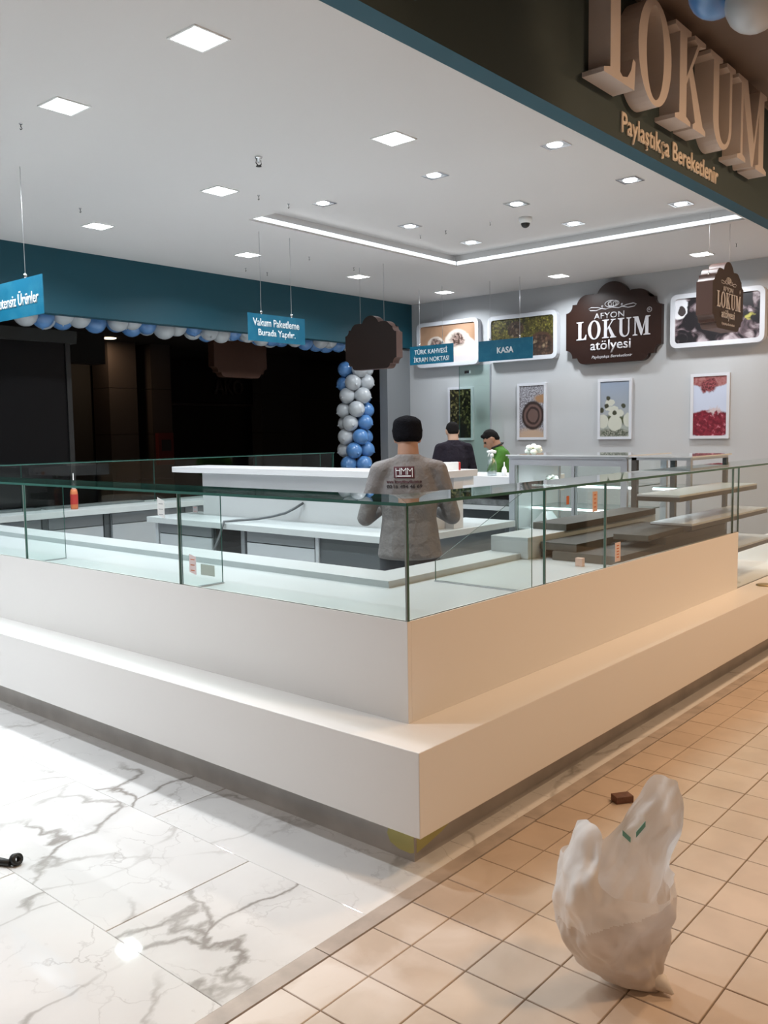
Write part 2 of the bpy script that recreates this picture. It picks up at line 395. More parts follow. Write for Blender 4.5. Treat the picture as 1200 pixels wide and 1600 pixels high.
# serif capitals in a unit box: lists of outlines (x, y), O and U built from arcs
def serif(ch):
    if ch == 'L':
        return .62, [[(0, 0), (.60, 0), (.62, .27), (.57, .29), (.53, .17), (.46, .085), (.36, .06), (.31, .09), (.31, .92), (.43, .955), (.43, 1), (0, 1), (0, .955), (.12, .92), (.12, .08), (0, .045)]]
    if ch == 'O':
        n = 40; A = [2*PI*i/n for i in range(n)]
        return .76, ['ring', [(.38+.38*math.cos(a), .5+.52*math.sin(a)) for a in A], [(.38+.20*math.cos(a), .5+.46*math.sin(a)) for a in A]]
    if ch == 'K':
        return .82, [[(0, 0), (.40, 0), (.40, .045), (.29, .08), (.29, .42), (.355, .52), (.53, .08), (.47, .045), (.47, 0), (.82, 0), (.82, .045), (.74, .08), (.44, .635), (.64, .92), (.80, .955), (.80, 1),
                      (.50, 1), (.50, .955), (.58, .92), (.29, .50), (.29, .92), (.40, .955), (.40, 1), (0, 1), (0, .955), (.11, .92), (.11, .08), (0, .045)]]
    if ch == 'U':
        n = 14
        o = [(.385+.285*math.cos(PI+PI*i/n), .30+.32*math.sin(PI+PI*i/n)) for i in range(n+1)]
        q = [(.43+.165*math.cos(-PI*i/n), .30+.25*math.sin(-PI*i/n)) for i in range(n+1)]
        return .77, [[(0, 1), (0, .955), (.10, .92)] + o + [(.67, .92), (.77, .955), (.77, 1), (.50, 1), (.50, .955), (.595, .92)] + q + [(.265, .92), (.37, .955), (.37, 1)]]
    if ch == 'M':
        return .98, [[(0, 0), (.26, 0), (.26, .045), (.165, .08), (.165, .80), (.45, 0), (.51, 0), (.70, .72), (.70, .08), (.60, .045), (.60, 0), (.98, 0), (.98, .045), (.87, .08), (.87, .92), (.97, .955), (.97, 1),
                      (.72, 1), (.535, .30), (.30, 1), (0, 1), (0, .955), (.10, .92), (.10, .08), (0, .045)]]
def serif_word(word, boxes, z0, h, face, outward, depth, m, name, parent):
    """boxes: start, end along the x axis vector given by face=(origin, dir)"""
    org, xd = Vector(face[0]), Vector(face[1]); nd = Vector(outward)
    out = []
    for ch, (a, b) in zip(word, boxes):
        wd, polys = serif(ch); sx = (b-a)/wd; mb = MB()
        T_ = lambda pl: [org + xd*(a+x*sx) + Vector((0, 0, z0+y*h)) for x, y in pl]
        if polys[0] == 'ring':
            o_, i_ = T_(polys[1]), T_(polys[2]); k = mb.mi(m); n = len(o_); D = nd*depth
            A, B = [mb.bm.verts.new(p) for p in o_], [mb.bm.verts.new(p) for p in i_]; C_, E_ = [mb.bm.verts.new(p+D) for p in o_], [mb.bm.verts.new(p+D) for p in i_]
            for q in range(n):
                r = (q+1) % n
                for f in ((A[q], A[r], B[r], B[q]), (C_[q], C_[r], E_[r], E_[q]), (A[q], A[r], C_[r], C_[q]), (B[q], B[r], E_[r], E_[q])): mb.bm.faces.new(f)
        else:
            for pl in polys: mb.prism(T_(pl), nd*depth, m)
        out.append(mb.make(name, parent))
    return out

# ================================================================== SETTING
CZ = 3.5; XW = 10.66; YB = 8.55; YF = 2.76; YFI = 2.89
# floor: base with tiles and slabs as its own pieces
fl = MB().box(-4, 16, -7, 15, -.08, -.012, 'grout').make('floor'); struct(fl)
strip = MB()
xx = -3.0
while xx < 10.6:
    strip.box(xx, xx+1.196, 1.79, 1.852, -.012, .0015, 'strip_stone'); xx += 1.2
strip.make('threshold_strip', fl)
def bevel_tile(w_, d_, m, bv=.0016, h=.012):
    mb = MB(); k = mb.mi(m); b = mb.bm
    lo = [b.verts.new(p) for p in ((0, 0, -h), (w_, 0, -h), (w_, d_, -h), (0, d_, -h))]
    mi_ = [b.verts.new(p) for p in ((0, 0, -bv), (w_, 0, -bv), (w_, d_, -bv), (0, d_, -bv))]
    hi = [b.verts.new(p) for p in ((bv, bv, 0), (w_-bv, bv, 0), (w_-bv, d_-bv, 0), (bv, d_-bv, 0))]
    for i in range(4):
        j = (i+1) % 4
        b.faces.new((lo[i], lo[j], mi_[j], mi_[i])); b.faces.new((mi_[i], mi_[j], hi[j], hi[i]))
    b.faces.new(hi)
    return mb
def in_view(x, y, z=0, pad=60):
    d = Vector((x, y, z)) - Vector((0, 0, 1.57)); c = d.dot(_f)
    if c < .1: return False
    px = 600+1377*d.dot(_r2)/c; py = 800-1377*d.dot(_u2)/c
    return -pad < px < 1200+pad and -pad < py < 1600+pad
TX, TY, G = .1980, .2032, .0042
proto = bevel_tile(TX-G, TY-G, 'floor_tile').make('floor_tile', fl)
pm = proto.data; first = True
field = MB(); kf = field.mi('floor_tile')
rows = []
ycuts = [1.79]; y = 1.6314
while y > -3: ycuts.append(y); y -= TY
half = bevel_tile(TX-G, 1.786-(1.6314+G/2), 'floor_tile').make('floor_tile', fl); hm = half.data; firsth = True
for i in range(-16, 46):
    x = 1.60 + i*TX
    for j in range(len(ycuts)-1):
        y1, y0 = ycuts[j], ycuts[j+1]
        vis = in_view(x+TX/2, (y0+y1)/2) and x < 8.2
        if vis:
            if j == 0:
                o = half if firsth else half.copy()
                if not firsth: COL.objects.link(o)
                firsth = False
            else:
                o = proto if first else proto.copy()
                if not first: COL.objects.link(o)
                first = False
            o.location = (x+G/2, y0+G/2, random.uniform(-.0006, .0004)); o.parent = fl
        else:
            q = [field.bm.verts.new(p) for p in ((x+G/2, y0+G/2, 0), (x+TX-G/2, y0+G/2, 0), (x+TX-G/2, y1-G/2, 0), (x+G/2, y1-G/2, 0))]
            field.bm.faces.new(q)
field.make('floor_tile_field', fl)['kind'] = 'stuff'
# marble slabs 60 x 120 cm
slabp = bevel_tile(.594, 1.197, 'marble', .0012).make('marble_slab', fl); first = True
shortp = bevel_tile(.594, .576, 'marble', .0012).make('marble_slab', fl); firsth = True
rest = MB()
for i in range(-7, 15):
    x = .25 + i*.5955
    st0 = 2.433 if i % 2 == 0 else 3.03
    ys = [(1.854, st0)] + [(st0+.003+k*1.2, None) for k in range(6)]
    for (y0, y1) in ys:
        L = (y1-y0-.003) if y1 else 1.197
        if x > 2.3 or y0 > 8.2 or x < -1.6:
            rest.box(x, x+.594, y0, y0+L, -.012, 0, 'marble'); continue
        if y1 and abs(L-.576) < .01:
            o = shortp if firsth else shortp.copy()
            if not firsth: COL.objects.link(o)
            firsth = False
        elif y1:
            bt = bevel_tile(.594, L, 'marble', .0012); o = bt.make('marble_slab', fl)
        else:
            o = slabp if first else slabp.copy()
            if not first: COL.objects.link(o)
            first = False
        o.location = (x, y0, 0); o.parent = fl
r_ = rest.make('marble_field', fl); r_['kind'] = 'stuff'
MB().box(-4, 2.6, 1.853, 9.6, -.0119, -.0028, 'slab_bed').make('slab_bed', fl)

# ceiling with coffer
cx0, cx1, cy0, cy1, ch = 5.42, 8.62, YFI+.02, 6.23, .15
c = MB()
c.box(-4, cx0, YFI, YB, CZ, CZ+.02, 'ceiling_paint'); c.box(cx1, XW, YFI, YB, CZ, CZ+.02, 'ceiling_paint')
c.box(cx0, cx1, cy1, YB, CZ, CZ+.02, 'ceiling_paint'); c.box(cx0, cx1, YFI, cy0, CZ, CZ+.02, 'ceiling_paint')
e = .10
c.box(cx0-e, cx1+e, cy0-e, cy1+e, CZ+ch, CZ+ch+.05, 'ceiling_paint')
for a in ((cx0-e-.02, cx0-e, cy0-e, cy1+e), (cx1+e, cx1+e+.02, cy0-e, cy1+e), (cx0-e, cx1+e, cy1+e, cy1+e+.02), (cx0-e, cx1+e, cy0-e-.02, cy0-e)):
    c.box(a[0], a[1], a[2], a[3], CZ+.02, CZ+ch, 'ceiling_paint')
ceil = struct(c.make('ceiling'))
lt = thing('cove_light', 'white strip light glowing along the edges of the recessed ceiling coffer', 'light', (cx1, cy1, CZ))
for a in ((cx1+.008, cx1+.03, cy0, cy1), (cx0, cx1, cy1+.008, cy1+.03), (cx0-.05, cx0-.015, cy0, cy1)):
    MB().box(a[0], a[1], a[2], a[3], CZ+.0205, CZ+.062, 'led_glow').make('light_strip', lt)

# walls
struct(MB().box(XW, XW+.15, -1.5, YB+.6, 0, 4.6, 'wall_paint').make('wall_back'))
struct(MB().box(10.12, XW, YB+.05, YB+.2, 0, 2.83, 'wall_grey').make('wall_left'))
band = MB().box(-4, XW, YB, YB+.14, 2.84, CZ+.05, 'teal').make('trim_1'); struct(band)
fas = MB(); fas.box(-4, 13, YF, YFI, CZ, CZ+.001, 'teal'); fas.box(-4, 13, YF, YFI, CZ+.001, 4.55, 'fascia_face')
# small wedge rail between face and letters zone, thin recess line
fas.box(-4, 13, YF-.02, YF, 4.47, 4.55, 'mall_soffit')
fas = struct(fas.make('trim_2'))
struct(MB().box(-6, 13, -6, YF-.02, 4.55, 4.65, 'mall_soffit').make('ceiling.001'))
# dark mall beyond the opening
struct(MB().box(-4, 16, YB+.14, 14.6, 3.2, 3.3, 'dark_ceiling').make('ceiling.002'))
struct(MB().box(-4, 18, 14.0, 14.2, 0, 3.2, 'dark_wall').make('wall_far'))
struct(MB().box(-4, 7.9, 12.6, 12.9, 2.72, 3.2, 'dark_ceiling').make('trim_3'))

# ------------------------------------------------------------------ ceiling lamps
def square_lamp(x, y, label):
    t = thing('ceiling_lamp', label, 'ceiling light', (x, y, CZ), 'square lamps in the flat ceiling')
    s = .098
    fr = MB()
    for a in ((-s-.012, s+.012, -s-.012, -s), (-s-.012, s+.012, s, s+.012), (-s-.012, -s, -s, s), (s, s+.012, -s, s)):
        fr.box(x+a[0], x+a[1], y+a[2], y+a[3], CZ-.006, CZ, 'plastic_white')
    fr.make('frame', t)
    MB().box(x-s, x+s, y-s, y+s, CZ-.005, CZ-.001, 'lamp_glow').make('diffuser', t)
    l = area('lamp', (0, 0, -.012), .17, LAMP_W, COOL, parent=t, spread=2.6)
for x, y, lb in ((2.84, 3.59, 'brightest, nearest square ceiling lamp at the top of the photo, left of the fascia'),
                 (2.86, 4.88, 'square ceiling lamp nearest the left edge of the photo, high up'),
                 (4.62, 3.84, 'square ceiling lamp in front of the coffer, close to the dark fascia'),
                 (4.63, 5.65, 'square ceiling lamp left of the coffer corner, middle of its row'),
                 (4.61, 7.38, 'square ceiling lamp near the teal band above the gluten-free sign side'),
                 (6.43, 7.41, 'square ceiling lamp above the vacuum packing sign, by the coffer'),
                 (8.27, 7.47, 'square ceiling lamp above the brown hanging plaque, by the teal band'),
                 (10.03, 7.46, 'square ceiling lamp nearest the corner of teal band and back wall'),
                 (10.03, 5.67, 'square ceiling lamp by the back wall above the wide nut picture'),
                 (9.95, 3.83, 'square ceiling lamp by the back wall above the edge-on brown plaque')):
    square_lamp(x, y, lb)
# the same row of lamps goes on over the aisle left of the picture, plus an outermost pair added for side light
for x, y, lb in ((1.07, 3.84, 'over the aisle, closest to the corner of the counter'), (1.07, 5.65, 'over the middle of the aisle beside the counter'), (1.07, 7.4, 'over the far end of the aisle'),
                 (2.86, 6.25, 'just past the left edge, above the counter'), (2.86, 7.6, 'above the far left counter corner'), (-.7, 5.2, 'farthest left, added as side light for the counter faces, middle of its row'), (-.7, 7.0, 'farthest left, added as side light for the counter faces, by the teal band')):
    square_lamp(x, y, 'square ceiling lamp outside the photo, '+lb)
def spot(x, y, label):
    Z = CZ+ch
    t = thing('recessed_spot', label, 'ceiling light', (x, y, Z), 'small spots in the raised coffer')
    s = .075; fr = MB()
    for a in ((-s-.016, s+.016, -s-.016, -s), (-s-.016, s+.016, s, s+.016), (-s-.016, -s, -s, s), (s, s+.016, -s, s)):
        fr.box(x+a[0], x+a[1], y+a[2], y+a[3], Z-.008, Z, 'chrome')
    fr.make('frame', t)
    MB().box(x-s, x+s, y-s, y+s, Z-.003, Z-.001, 'grey_light').make('housing', t)
    MB().lathe([(0, -.012), (.052, -.012), (.058, -.004)], (x, y, Z), 'spot_glow', 20).make('bulb', t)
    area('lamp', (0, 0, -.016), .09, SPOT_W, COOL, parent=t, spread=2.2)
names = [('first row from the front', 5.88), ('middle row', 7.13), ('back row', 8.2)]
ends = [('end near the dark fascia', 3.36), ('middle', 4.47), ('end near the teal band', 5.73)]
for rn, x in names:
    for en, y in ends: spot(x, y, 'recessed chrome-trimmed spot in the coffer, %s, %s' % (rn, en))

# dome camera, hooks, sprinklers
dc = thing('dome_camera', 'white dome security camera with black eye under the coffer ceiling', 'security camera', (7.66, 4.70, CZ+ch))
MB().lathe([(0, 0), (.065, 0), (.065, -.03), (.05, -.055), (0, -.055)], (7.66, 4.70, CZ+ch), 'plastic_white').make('body', dc)
MB().sphere((7.66, 4.70, CZ+ch-.055), .045, 'plastic_black').make('lens_dome', dc)
def hook(x, y, z, label):
    t = thing('ceiling_hook', label, 'hook', (x, y, z), 'loose hooks and pins in the ceiling')
    MB().lathe([(0, 0), (.012, 0), (.010, -.005), (0, -.005)], (x, y, z), 'chrome', 10).make('base', t)
    MB().tube([(x, y, z-.006), (x, y, z-.02), (x+.008, y, z-.03), (x, y, z-.038), (x-.007, y, z-.032)], .003, 'dark_metal', 6).make('hook', t)
for x, y, z, lb in ((2.83, 5.34, CZ, 'small dark hook in the ceiling below the leftmost square lamp'),
                    (4.16, 6.92, CZ, 'small dark hook in the ceiling above the teal band, far left'),
                    (4.93, 5.53, CZ, 'ceiling hook left of the coffer, left of its neighbour'),
                    (5.28, 5.55, CZ, 'ceiling hook left of the coffer, nearer the coffer corner'),
                    (6.92, 8.02, CZ, 'left one of two small hooks by the teal band'),
                    (7.28, 8.05, CZ, 'right one of two small hooks by the teal band'),
                    (6.97, 7.02, CZ, 'ceiling hook between the teal band lamps and the coffer'),
                    (7.78, 7.1, CZ, 'ceiling hook just above a lamp near the brown plaque'),
                    (9.63, 3.34, CZ, 'dark hook in the ceiling above the back wall, far right'),
                    (7.53, 5.91, CZ+ch, 'small pin in the coffer ceiling, leftmost of the four'),
                    (7.55, 5.59, CZ+ch, 'small pin in the coffer ceiling, second from the left'),
                    (7.55, 5.04, CZ+ch, 'small pin in the coffer ceiling, third from the left')):
    hook(x, y, z, lb)
sp = thing('sprinkler_head', 'small metal sprinkler head hanging from the ceiling between the near lamps', 'sprinkler', (4.27, 4.78, CZ))
MB().lathe([(0, 0), (.028, 0), (.024, -.01), (.008, -.014), (.008, -.035), (0, -.035)], (4.27, 4.78, CZ), 'chrome', 12).make('base', sp)
d = MB(); d.tube([(4.25, 4.78, CZ-.02), (4.245, 4.78, CZ-.045), (4.268, 4.78, CZ-.062)], .004, 'dark_metal', 6); d.tube([(4.29, 4.78, CZ-.02), (4.295, 4.78, CZ-.045), (4.272, 4.78, CZ-.062)], .004, 'dark_metal', 6)
d.lathe([(0, -.062), (.02, -.062), (.02, -.066), (0, -.066)], (4.27, 4.78, CZ), 'dark_metal', 10); d.make('deflector', sp)

# ------------------------------------------------------------------ OUTER COUNTER (stepped white solid surface)
PX, PY = 2.412, 1.951      # plinth corner
SX, SY = 2.280, 1.819      # lower step corner
UX, UY = 2.495, 2.039      # upper block corner
Z1, Z2, Z3, ZG = .174, .480, .868, 1.300
XE, YE = 9.6, 8.75; XU = 6.035
ct = thing('corner_counter', 'long white stepped counter turning the corner, under the glass case', 'counter', (SX, SY, 0))
p = MB(); p.box(PX, PX+.02, PY, YE, 0, Z1, 'plinth'); p.box(PX+.02, XE, PY, PY+.02, 0, Z1, 'plinth'); p.make('plinth', ct)
tp = MB(); tp.prism([(PX-.0012, PY+.002, .035), (PX-.0012, PY+.02, .028), (PX-.0012, PY+.075, .030), (PX-.0012, PY+.115, .045), (PX-.0012, PY+.13, .075), (PX-.0012, PY+.12, .11), (PX-.0012, PY+.002, .11)], (.0008, 0, 0), 'yellow_tape')
tp.prism([(PX+.012, PY-.0012, .03), (PX+.07, PY-.0012, .04), (PX+.17, PY-.0012, .06), (PX+.25, PY-.0012, .09), (PX+.012, PY-.0012, .11)], (0, .0008, 0), 'yellow_tape')
tag(tp.make('tape_patch', ct), 'yellow stain near the plinth corner')
lo = MB(); P2 = [(SX, SY), (XE, SY), (XE, 2.88), (3.35, 2.88), (3.35, YE), (SX, YE)]
lo.prism([(x, y, Z1) for x, y in P2], (0, 0, Z2-Z1), 'solid_surface'); lo.make('lower_step', ct, bevel=.003)
up = MB()
# front walls of the upper block with deck, inner ledge
th = .022
up.box(UX, UX+th, UY, YE, Z2, Z3, 'solid_surface'); up.box(UX+th, XU, UY, UY+th, Z2, Z3, 'solid_surface')
up.box(XU-th, XU, UY+th, 2.88, Z2, .84, 'solid_surface')
up.make('upper_block', ct, bevel=.0015)
dk = MB(); dk.prism([(x, y, .80) for x, y in ((UX+th, UY+th), (XU-th, UY+th), (XU-th, 2.66), (3.12, 2.66), (3.12, YE), (UX+th, YE))], (0, 0, .04), 'worktop'); dk.make('deck', ct)
lg = MB(); lg.prism([(x, y, Z2) for x, y in ((3.12, 2.66), (XU-th, 2.66), (XU-th, 2.88), (3.35, 2.88), (3.35, YE), (3.12, YE))], (0, 0, Z3+.005-Z2), 'worktop'); lg.make('inner_ledge', ct, bevel=.002)
rb = MB(); rb.box(4.28, XU-.03, 2.61, 2.86, .84, .965, 'worktop'); rb.make('raised_block', ct, bevel=.003)

# ------------------------------------------------------------------ glass display case on the counter
gc = thing('glass_display_case', 'frameless glass display case standing on the white corner counter', 'display case', (UX, UY, Z3))
gt = .010
def pane(name, x0, x1, y0, y1, z0, z1, m='glass', e='glass_edge', par=gc): return MB().box(x0, x1, y0, y1, z0, z1, m, e).make(name, par)
J = .0018
ycut = [UY, 3.43, 4.9, 6.4, 7.9]
for a, b in zip(ycut, ycut[1:]): pane('front_pane', UX+.004, UX+.004+gt, a+(J if a > UY else 0), b-J, Z3, ZG)
xcut = [UX+gt+.006, 3.50, 4.10, XU-.10]
for a, b in zip(xcut, xcut[1:]): pane('front_pane', a+J, b-J, UY+.004, UY+.004+gt, Z3, ZG)
pane('front_pane', XU-.10+J, XU+.006, UY+.004, UY+.004+gt, Z3, ZG)
pane('front_pane', XU+.01, 7.6, UY+.004, UY+.004+gt, Z2, ZG)
pane('front_pane', 7.61, 9.2, UY+.004, UY+.004+gt, Z2, ZG)
for yy in ycut[1:-1]: MB().box(UX+.002, UX+.016, yy-.0017, yy+.0017, Z3, ZG, 'joint').make('glass_joint', gc)
for xx in xcut[1:]: MB().box(xx-.0017, xx+.0017, UY+.002, UY+.016, Z3, ZG, 'joint').make('glass_joint', gc)
MB().box(UX+.002, UX+.010, UY+.002, UY+.010, Z3, ZG, 'joint').make('glass_joint', gc)
# top sheets
tpm = MB(); tpm.prism([(x, y, ZG) for x, y in ((UX-.012, UY-.012), (2.80, 2.34), (2.80, 5.2), (UX-.012, 5.2))], (0, 0, .012), 'glass_top', side='glass_edge'); tpm.make('top_pane', gc)
MB().box(UX-.012, 2.80, 5.204, 7.9, ZG, ZG+.012, 'glass_top', 'glass_edge').make('top_pane', gc)
tpm = MB(); tpm.prism([(x, y, ZG) for x, y in ((UX-.010, UY-.012), (4.8, UY-.012), (4.8, 2.34), (2.802, 2.34))], (0, 0, .012), 'glass_top', side='glass_edge'); tpm.make('top_pane', gc)
MB().box(4.804, 9.2, UY-.012, 2.36, ZG, ZG+.012, 'glass_top', 'glass_edge').make('top_pane', gc)
# dividers
def divider(kind, pos):
    if kind == 'x':   # plane at x = pos on the right-hand run
        pr = [(2.60, .845), (2.60, .94), (2.10, ZG-.005), (2.056, ZG-.005), (2.056, .845)]
        m = MB(); m.prism([(pos, y, z) for y, z in pr], (.008, 0, 0), 'glass', side='glass_edge')
        t = m.make('divider', gc)
        MB().box(pos-.008, pos+.016, 2.08, 2.60, .840, .8449, 'aluminium').make('rail', t)
    else:
        m = MB(); m.prism([(x, pos, z) for x, z in ((2.512, .845), (2.75, .845), (2.75, ZG-.005), (2.512, ZG-.005))], (0, .008, 0), 'glass', side='glass_edge')
        t = m.make('divider', gc)
        MB().box(2.58, 2.75, pos-.008, pos+.016, .840, .8449, 'aluminium').make('rail', t)
divider('x', 3.40); divider('y', 3.42); divider('y', 4.9); divider('y', 6.4)
# glass shelves of the far, taller part
for x0, x1, z, m in ((5.15, 6.55, 1.155, 0), (5.35, 6.80, .965, 0), (6.05, 7.0, .735, 0)):
    if x0 < 6: y0, y1 = 2.09, 2.36
    else: y0, y1 = 2.09, 2.40
    MB().box(x0, x1, y0, y1, z-.028, z-.001, 'brown_frame').make('shelf_edge', gc)
    MB().box(x0, x1, y0, y1, z, z+.012, 'white_gloss').make('shelf', gc)

# labels stuck on the glass
def sticker(label, p0, ydir, w_, h_, m, tilt=0, lines=None):
    x, y, z = p0; mb = MB()
    if ydir == 'y': q = [(x, y+w_, z), (x, y, z), (x, y, z+h_), (x, y+w_, z+h_)]; d_ = (-.001, 0, 0); q = [(a, b, c+(b-y)*tilt) for a, b, c in q]
    else: q = [(x, y, z), (x+w_, y, z), (x+w_, y, z+h_), (x, y, z+h_)]; d_ = (0, -.001, 0)
    mb.prism(q, d_, m); o = mb.make('glass_label')
    tag(o, label, 'label', 'paper labels on the display glass')
    if lines:
        for k in range(lines):
            lm = MB(); zz = z + h_*(.2+.6*k/max(1, lines-1))
            if ydir == 'y': lm.box(x-.0016, x-.001, y+w_*.2, y+w_*.8, zz, zz+h_*.05, 'orange' if m != 'paper' else 'grey_light')
            else: lm.box(x+w_*.3, x+w_*.7, y-.0016, y-.001, zz, zz+h_*.06, 'orange')
            lm.make('print_line', o)
sticker('white paper label taped under the glass top left of the first joint', (UX+.0025, 3.53, 1.175), 'y', .055, .085, 'paper', .3, 3)
sticker('faint pink label low on the glass right of the first joint', (UX+.0025, 3.30, .925), 'y', .05, .085, 'pink_label', .2, 3)
sticker('pale green square sticker low on the glass beside the pink label', (UX+.0025, 3.165, .93), 'y', .10, .05, 'green_label')
sticker('tiny grey sticker high on the glass right of the first joint', (UX+.0025, 3.275, 1.215), 'y', .035, .03, 'grey_light', 0, 2)
sticker('orange price strip high on the right-hand glass', (3.95, UY+.0025, 1.165), 'x', .05, .10, 'orange_label', 0, 4)
sticker('pale pink strip low on the right-hand glass before the planks', (4.20, UY+.0025, .885), 'x', .062, .10, 'pink_label', 0, 5)
sticker('small orange tag on the glass between the first right-hand joints', (3.69, UY+.0025, 1.22), 'x', .025, .04, 'orange')
br = tag(MB().box(4.22, 4.25, 2.24, 2.28, .8405, .885, 'orange_label').make('brass_bracket'), 'small brass bracket standing on the deck by the plank ends', 'bracket')

# dark boards lying in the case
def plank(label, x0, x1, y0, y1, z0, z1, rz=0):
    mb = MB(); mb.box(x0, x1, y0, y1, z0, z1, 'plank')
    for f in mb.bm.faces:
        if all(abs(v.co.x-x0) < 1e-6 for v in f.verts): f.material_index = mb.mi('plank_end')
    c_ = Vector(((x0+x1)/2, (y0+y1)/2, z0)); o = mb.make('shelf_board', loc=c_); o.rotation_euler.z = rz
    tag(o, label, 'board', 'dark boards stacked in the case')
plank('dark brown board lying highest, on the raised white block', 4.70, 5.98, 2.60, 2.83, .9655, 1.005)
plank('middle dark board lying in front of the raised block', 4.40, 5.75, 2.37, 2.60, .889, .932)
plank('lowest dark board lying flat on the deck, below the middle board', 4.36, 5.98, 2.10, 2.50, .8405, .8885)
plank('dark board on top of the lowest one, at the right end of the stack', 4.98, 5.95, 2.10, 2.35, .889, .930, 0)
plank('short dark board on top of the crossing board, towards the left', 4.75, 5.32, 2.12, 2.33, .931, .962, .04)

# ------------------------------------------------------------------ ISLAND (L-shaped inner counter)
isl = thing('service_island', 'white L-shaped high service counter inside the ring, with grey cabinets', 'counter', (4.7, 3.9, 0))
WX, WY = 4.65, 3.85; WT, WB = .84, .79; YL = 6.85; XR = 6.12
m = MB(); m.prism([(x, y, WB) for x, y in ((WX, WY), (XR, WY), (XR, 4.35), (5.25, 4.35), (5.25, YL), (WX, YL))], (0, 0, WT-WB), 'worktop'); m.make('worktop', isl, bevel=.003)
m = MB(); m.box(5.10, 5.14, 4.02, 6.60, WT, 1.228, 'white_gloss'); m.box(5.10, 5.34, 3.98, 4.02, WT, 1.228, 'white_gloss'); m.make('upstand', isl)
m = MB(); m.prism([(x, y, 1.228) for x, y in ((4.98, 3.86), (5.60, 3.86), (5.60, 4.36), (5.40, 4.36), (5.40, 6.90), (4.98, 6.90))], (0, 0, .052), 'white_gloss'); m.make('high_top', isl, bevel=.003)
MB().box(5.34, 5.46, 3.90, 4.02, WT, 1.228, 'white_gloss').make('post', isl, bevel=.002)
MB().box(5.46, 5.60, 3.90, 3.98, 1.16, 1.228, 'white_gloss').make('bracket', isl)
# front of the island: carcass and fronts
m = MB(); m.box(4.74, 5.2, 3.98, 6.78, 0, WB, 'grey_dark'); m.make('carcass', isl)
m = MB(); m.box(4.715, 4.74, 3.93, 4.70, .05, WB-.005, 'grey_dark'); m.box(4.715, 6.1, 3.93, 3.98, .05, WB-.005, 'grey_panel'); m.make('end_panel', isl)
def cabinet(y0, y1):
    t = MB().box(4.72, 4.74, y0, y1, .05, WB-.005, 'grey_dark').make('cabinet_front', isl)
    MB().box(4.705, 4.72, y0+.01, y1-.01, WB-.09, WB-.008, 'grey_panel').make('drawer', t)
    MB().box(4.705, 4.72, y0+.01, y1-.01, .06, WB-.10, 'grey_light').make('door', t)
cabinet(4.74, 5.54); cabinet(5.98, 6.74)
MB().box(4.73, 4.741, 5.54, 5.96, .05, WB-.005, 'bay_shade').make('bay_shade_sheet', isl)  # flat near-black sheet painted as the shade inside an open bay
MB().box(4.70, 4.74, 5.555, 5.60, .0, WB-.001, 'grey_panel').make('leg', isl)
MB().box(4.70, 4.74, 6.75, 6.79, .0, WB-.001, 'grey_light').make('leg', isl)
MB().box(4.70, 4.74, 4.70, 4.735, .0, WB-.001, 'grey_light').make('leg', isl)
# hose through the upstand
hp = [(5.085, 5.25, 1.0), (5.03, 5.30, .955), (5.0, 5.38, .915), (4.97, 5.50, .885), (4.9, 5.62, .862), (4.76, 5.70, .858), (4.64, 5.74, .855), (4.61, 5.75, .76), (4.58, 5.80, .62), (4.57, 5.84, .4), (4.56, 5.9, .01)]
tag(MB().tube(hp, .011, 'hose', 10).make('cable_conduit'), 'grey flexible conduit curving out of the island over the worktop edge', 'conduit')
# box with red end on the high top
bx = thing('carton', 'flat white carton with a red end lying on the high counter top', 'box', (5.36, 4.02, 1.28), rz=-.862, world_children=False)
MB().box(-.16, .12, -.05, .05, 0, .058, 'paper').make('carton_body', bx)
MB().box(.12, .135, -.05, .05, 0, .058, 'red').make('carton_end', bx)
for k in range(3): MB().box(-.09+k*.05, -.084+k*.05, -.0515, -.05, .01, .045, 'grey_panel').make('printed_bar', bx)

# white rounded counter behind, with things on it
rc = thing('rounded_counter', 'lower white counter with a rounded end behind the island', 'counter', (7.2, 5, 0))
def rounded(x0, x1, y0, y1, r=.2):
    pts = [(x0, y0), (x1, y0), (x1, y1)]
    for k in range(7):
        a = PI/2 + k*PI/12; pts.append((x0+r+r*math.cos(a), y1-r+r*math.sin(a)))
    return pts
m = MB(); m.prism([(x, y, 1.02) for x, y in rounded(6.55, 7.2, 4.0, 5.0)], (0, 0, .15), 'white_gloss'); m.make('counter_top', rc, bevel=.004)
MB().box(6.62, 7.15, 4.02, 4.85, .86, .90, 'white_gloss').make('shelf', rc)
MB().box(6.75, 7.15, 4.02, 4.85, 0, .86, 'grey_dark').make('base', rc)
MB().box(7.0, 7.15, 4.02, 4.85, .90, 1.02, 'grey_panel').make('back_panel', rc)
tag(MB().box(6.66, 6.94, 4.2, 4.75, .902, .955, 'wrap').make('wrapped_package'), 'flat package in crinkled plastic under the rounded white counter', 'package')
tag(MB().sphere((6.545, 4.30, 1.05), .028, 'orange', scale=(.3, 2.0, 1)).make('round_sticker'), 'brown and orange picture on the rounded counter front', 'sticker')
tag(MB().sphere((6.545, 4.12, 1.045), .02, 'shirt_dark', scale=(.3, 1.4, .8)).make('round_sticker'), 'small dark blue picture on the rounded counter front', 'sticker')
sb = thing('spray_bottle', 'clear spray bottle with white trigger on the rounded white counter', 'bottle', (6.62, 4.41, 1.17))
bxy = (6.62, 4.41, 1.17)
MB().lathe([(0, 0), (.042, 0), (.044, .02), (.043, .10), (.034, .135), (.016, .16), (.014, .175), (0, .175)], bxy, 'clear_plastic', 18).make('bottle_body', sb)
MB().lathe([(0, .003), (.038, .003), (.038, .045), (0, .045)], bxy, 'clear_plastic', 18).make('liquid', sb)
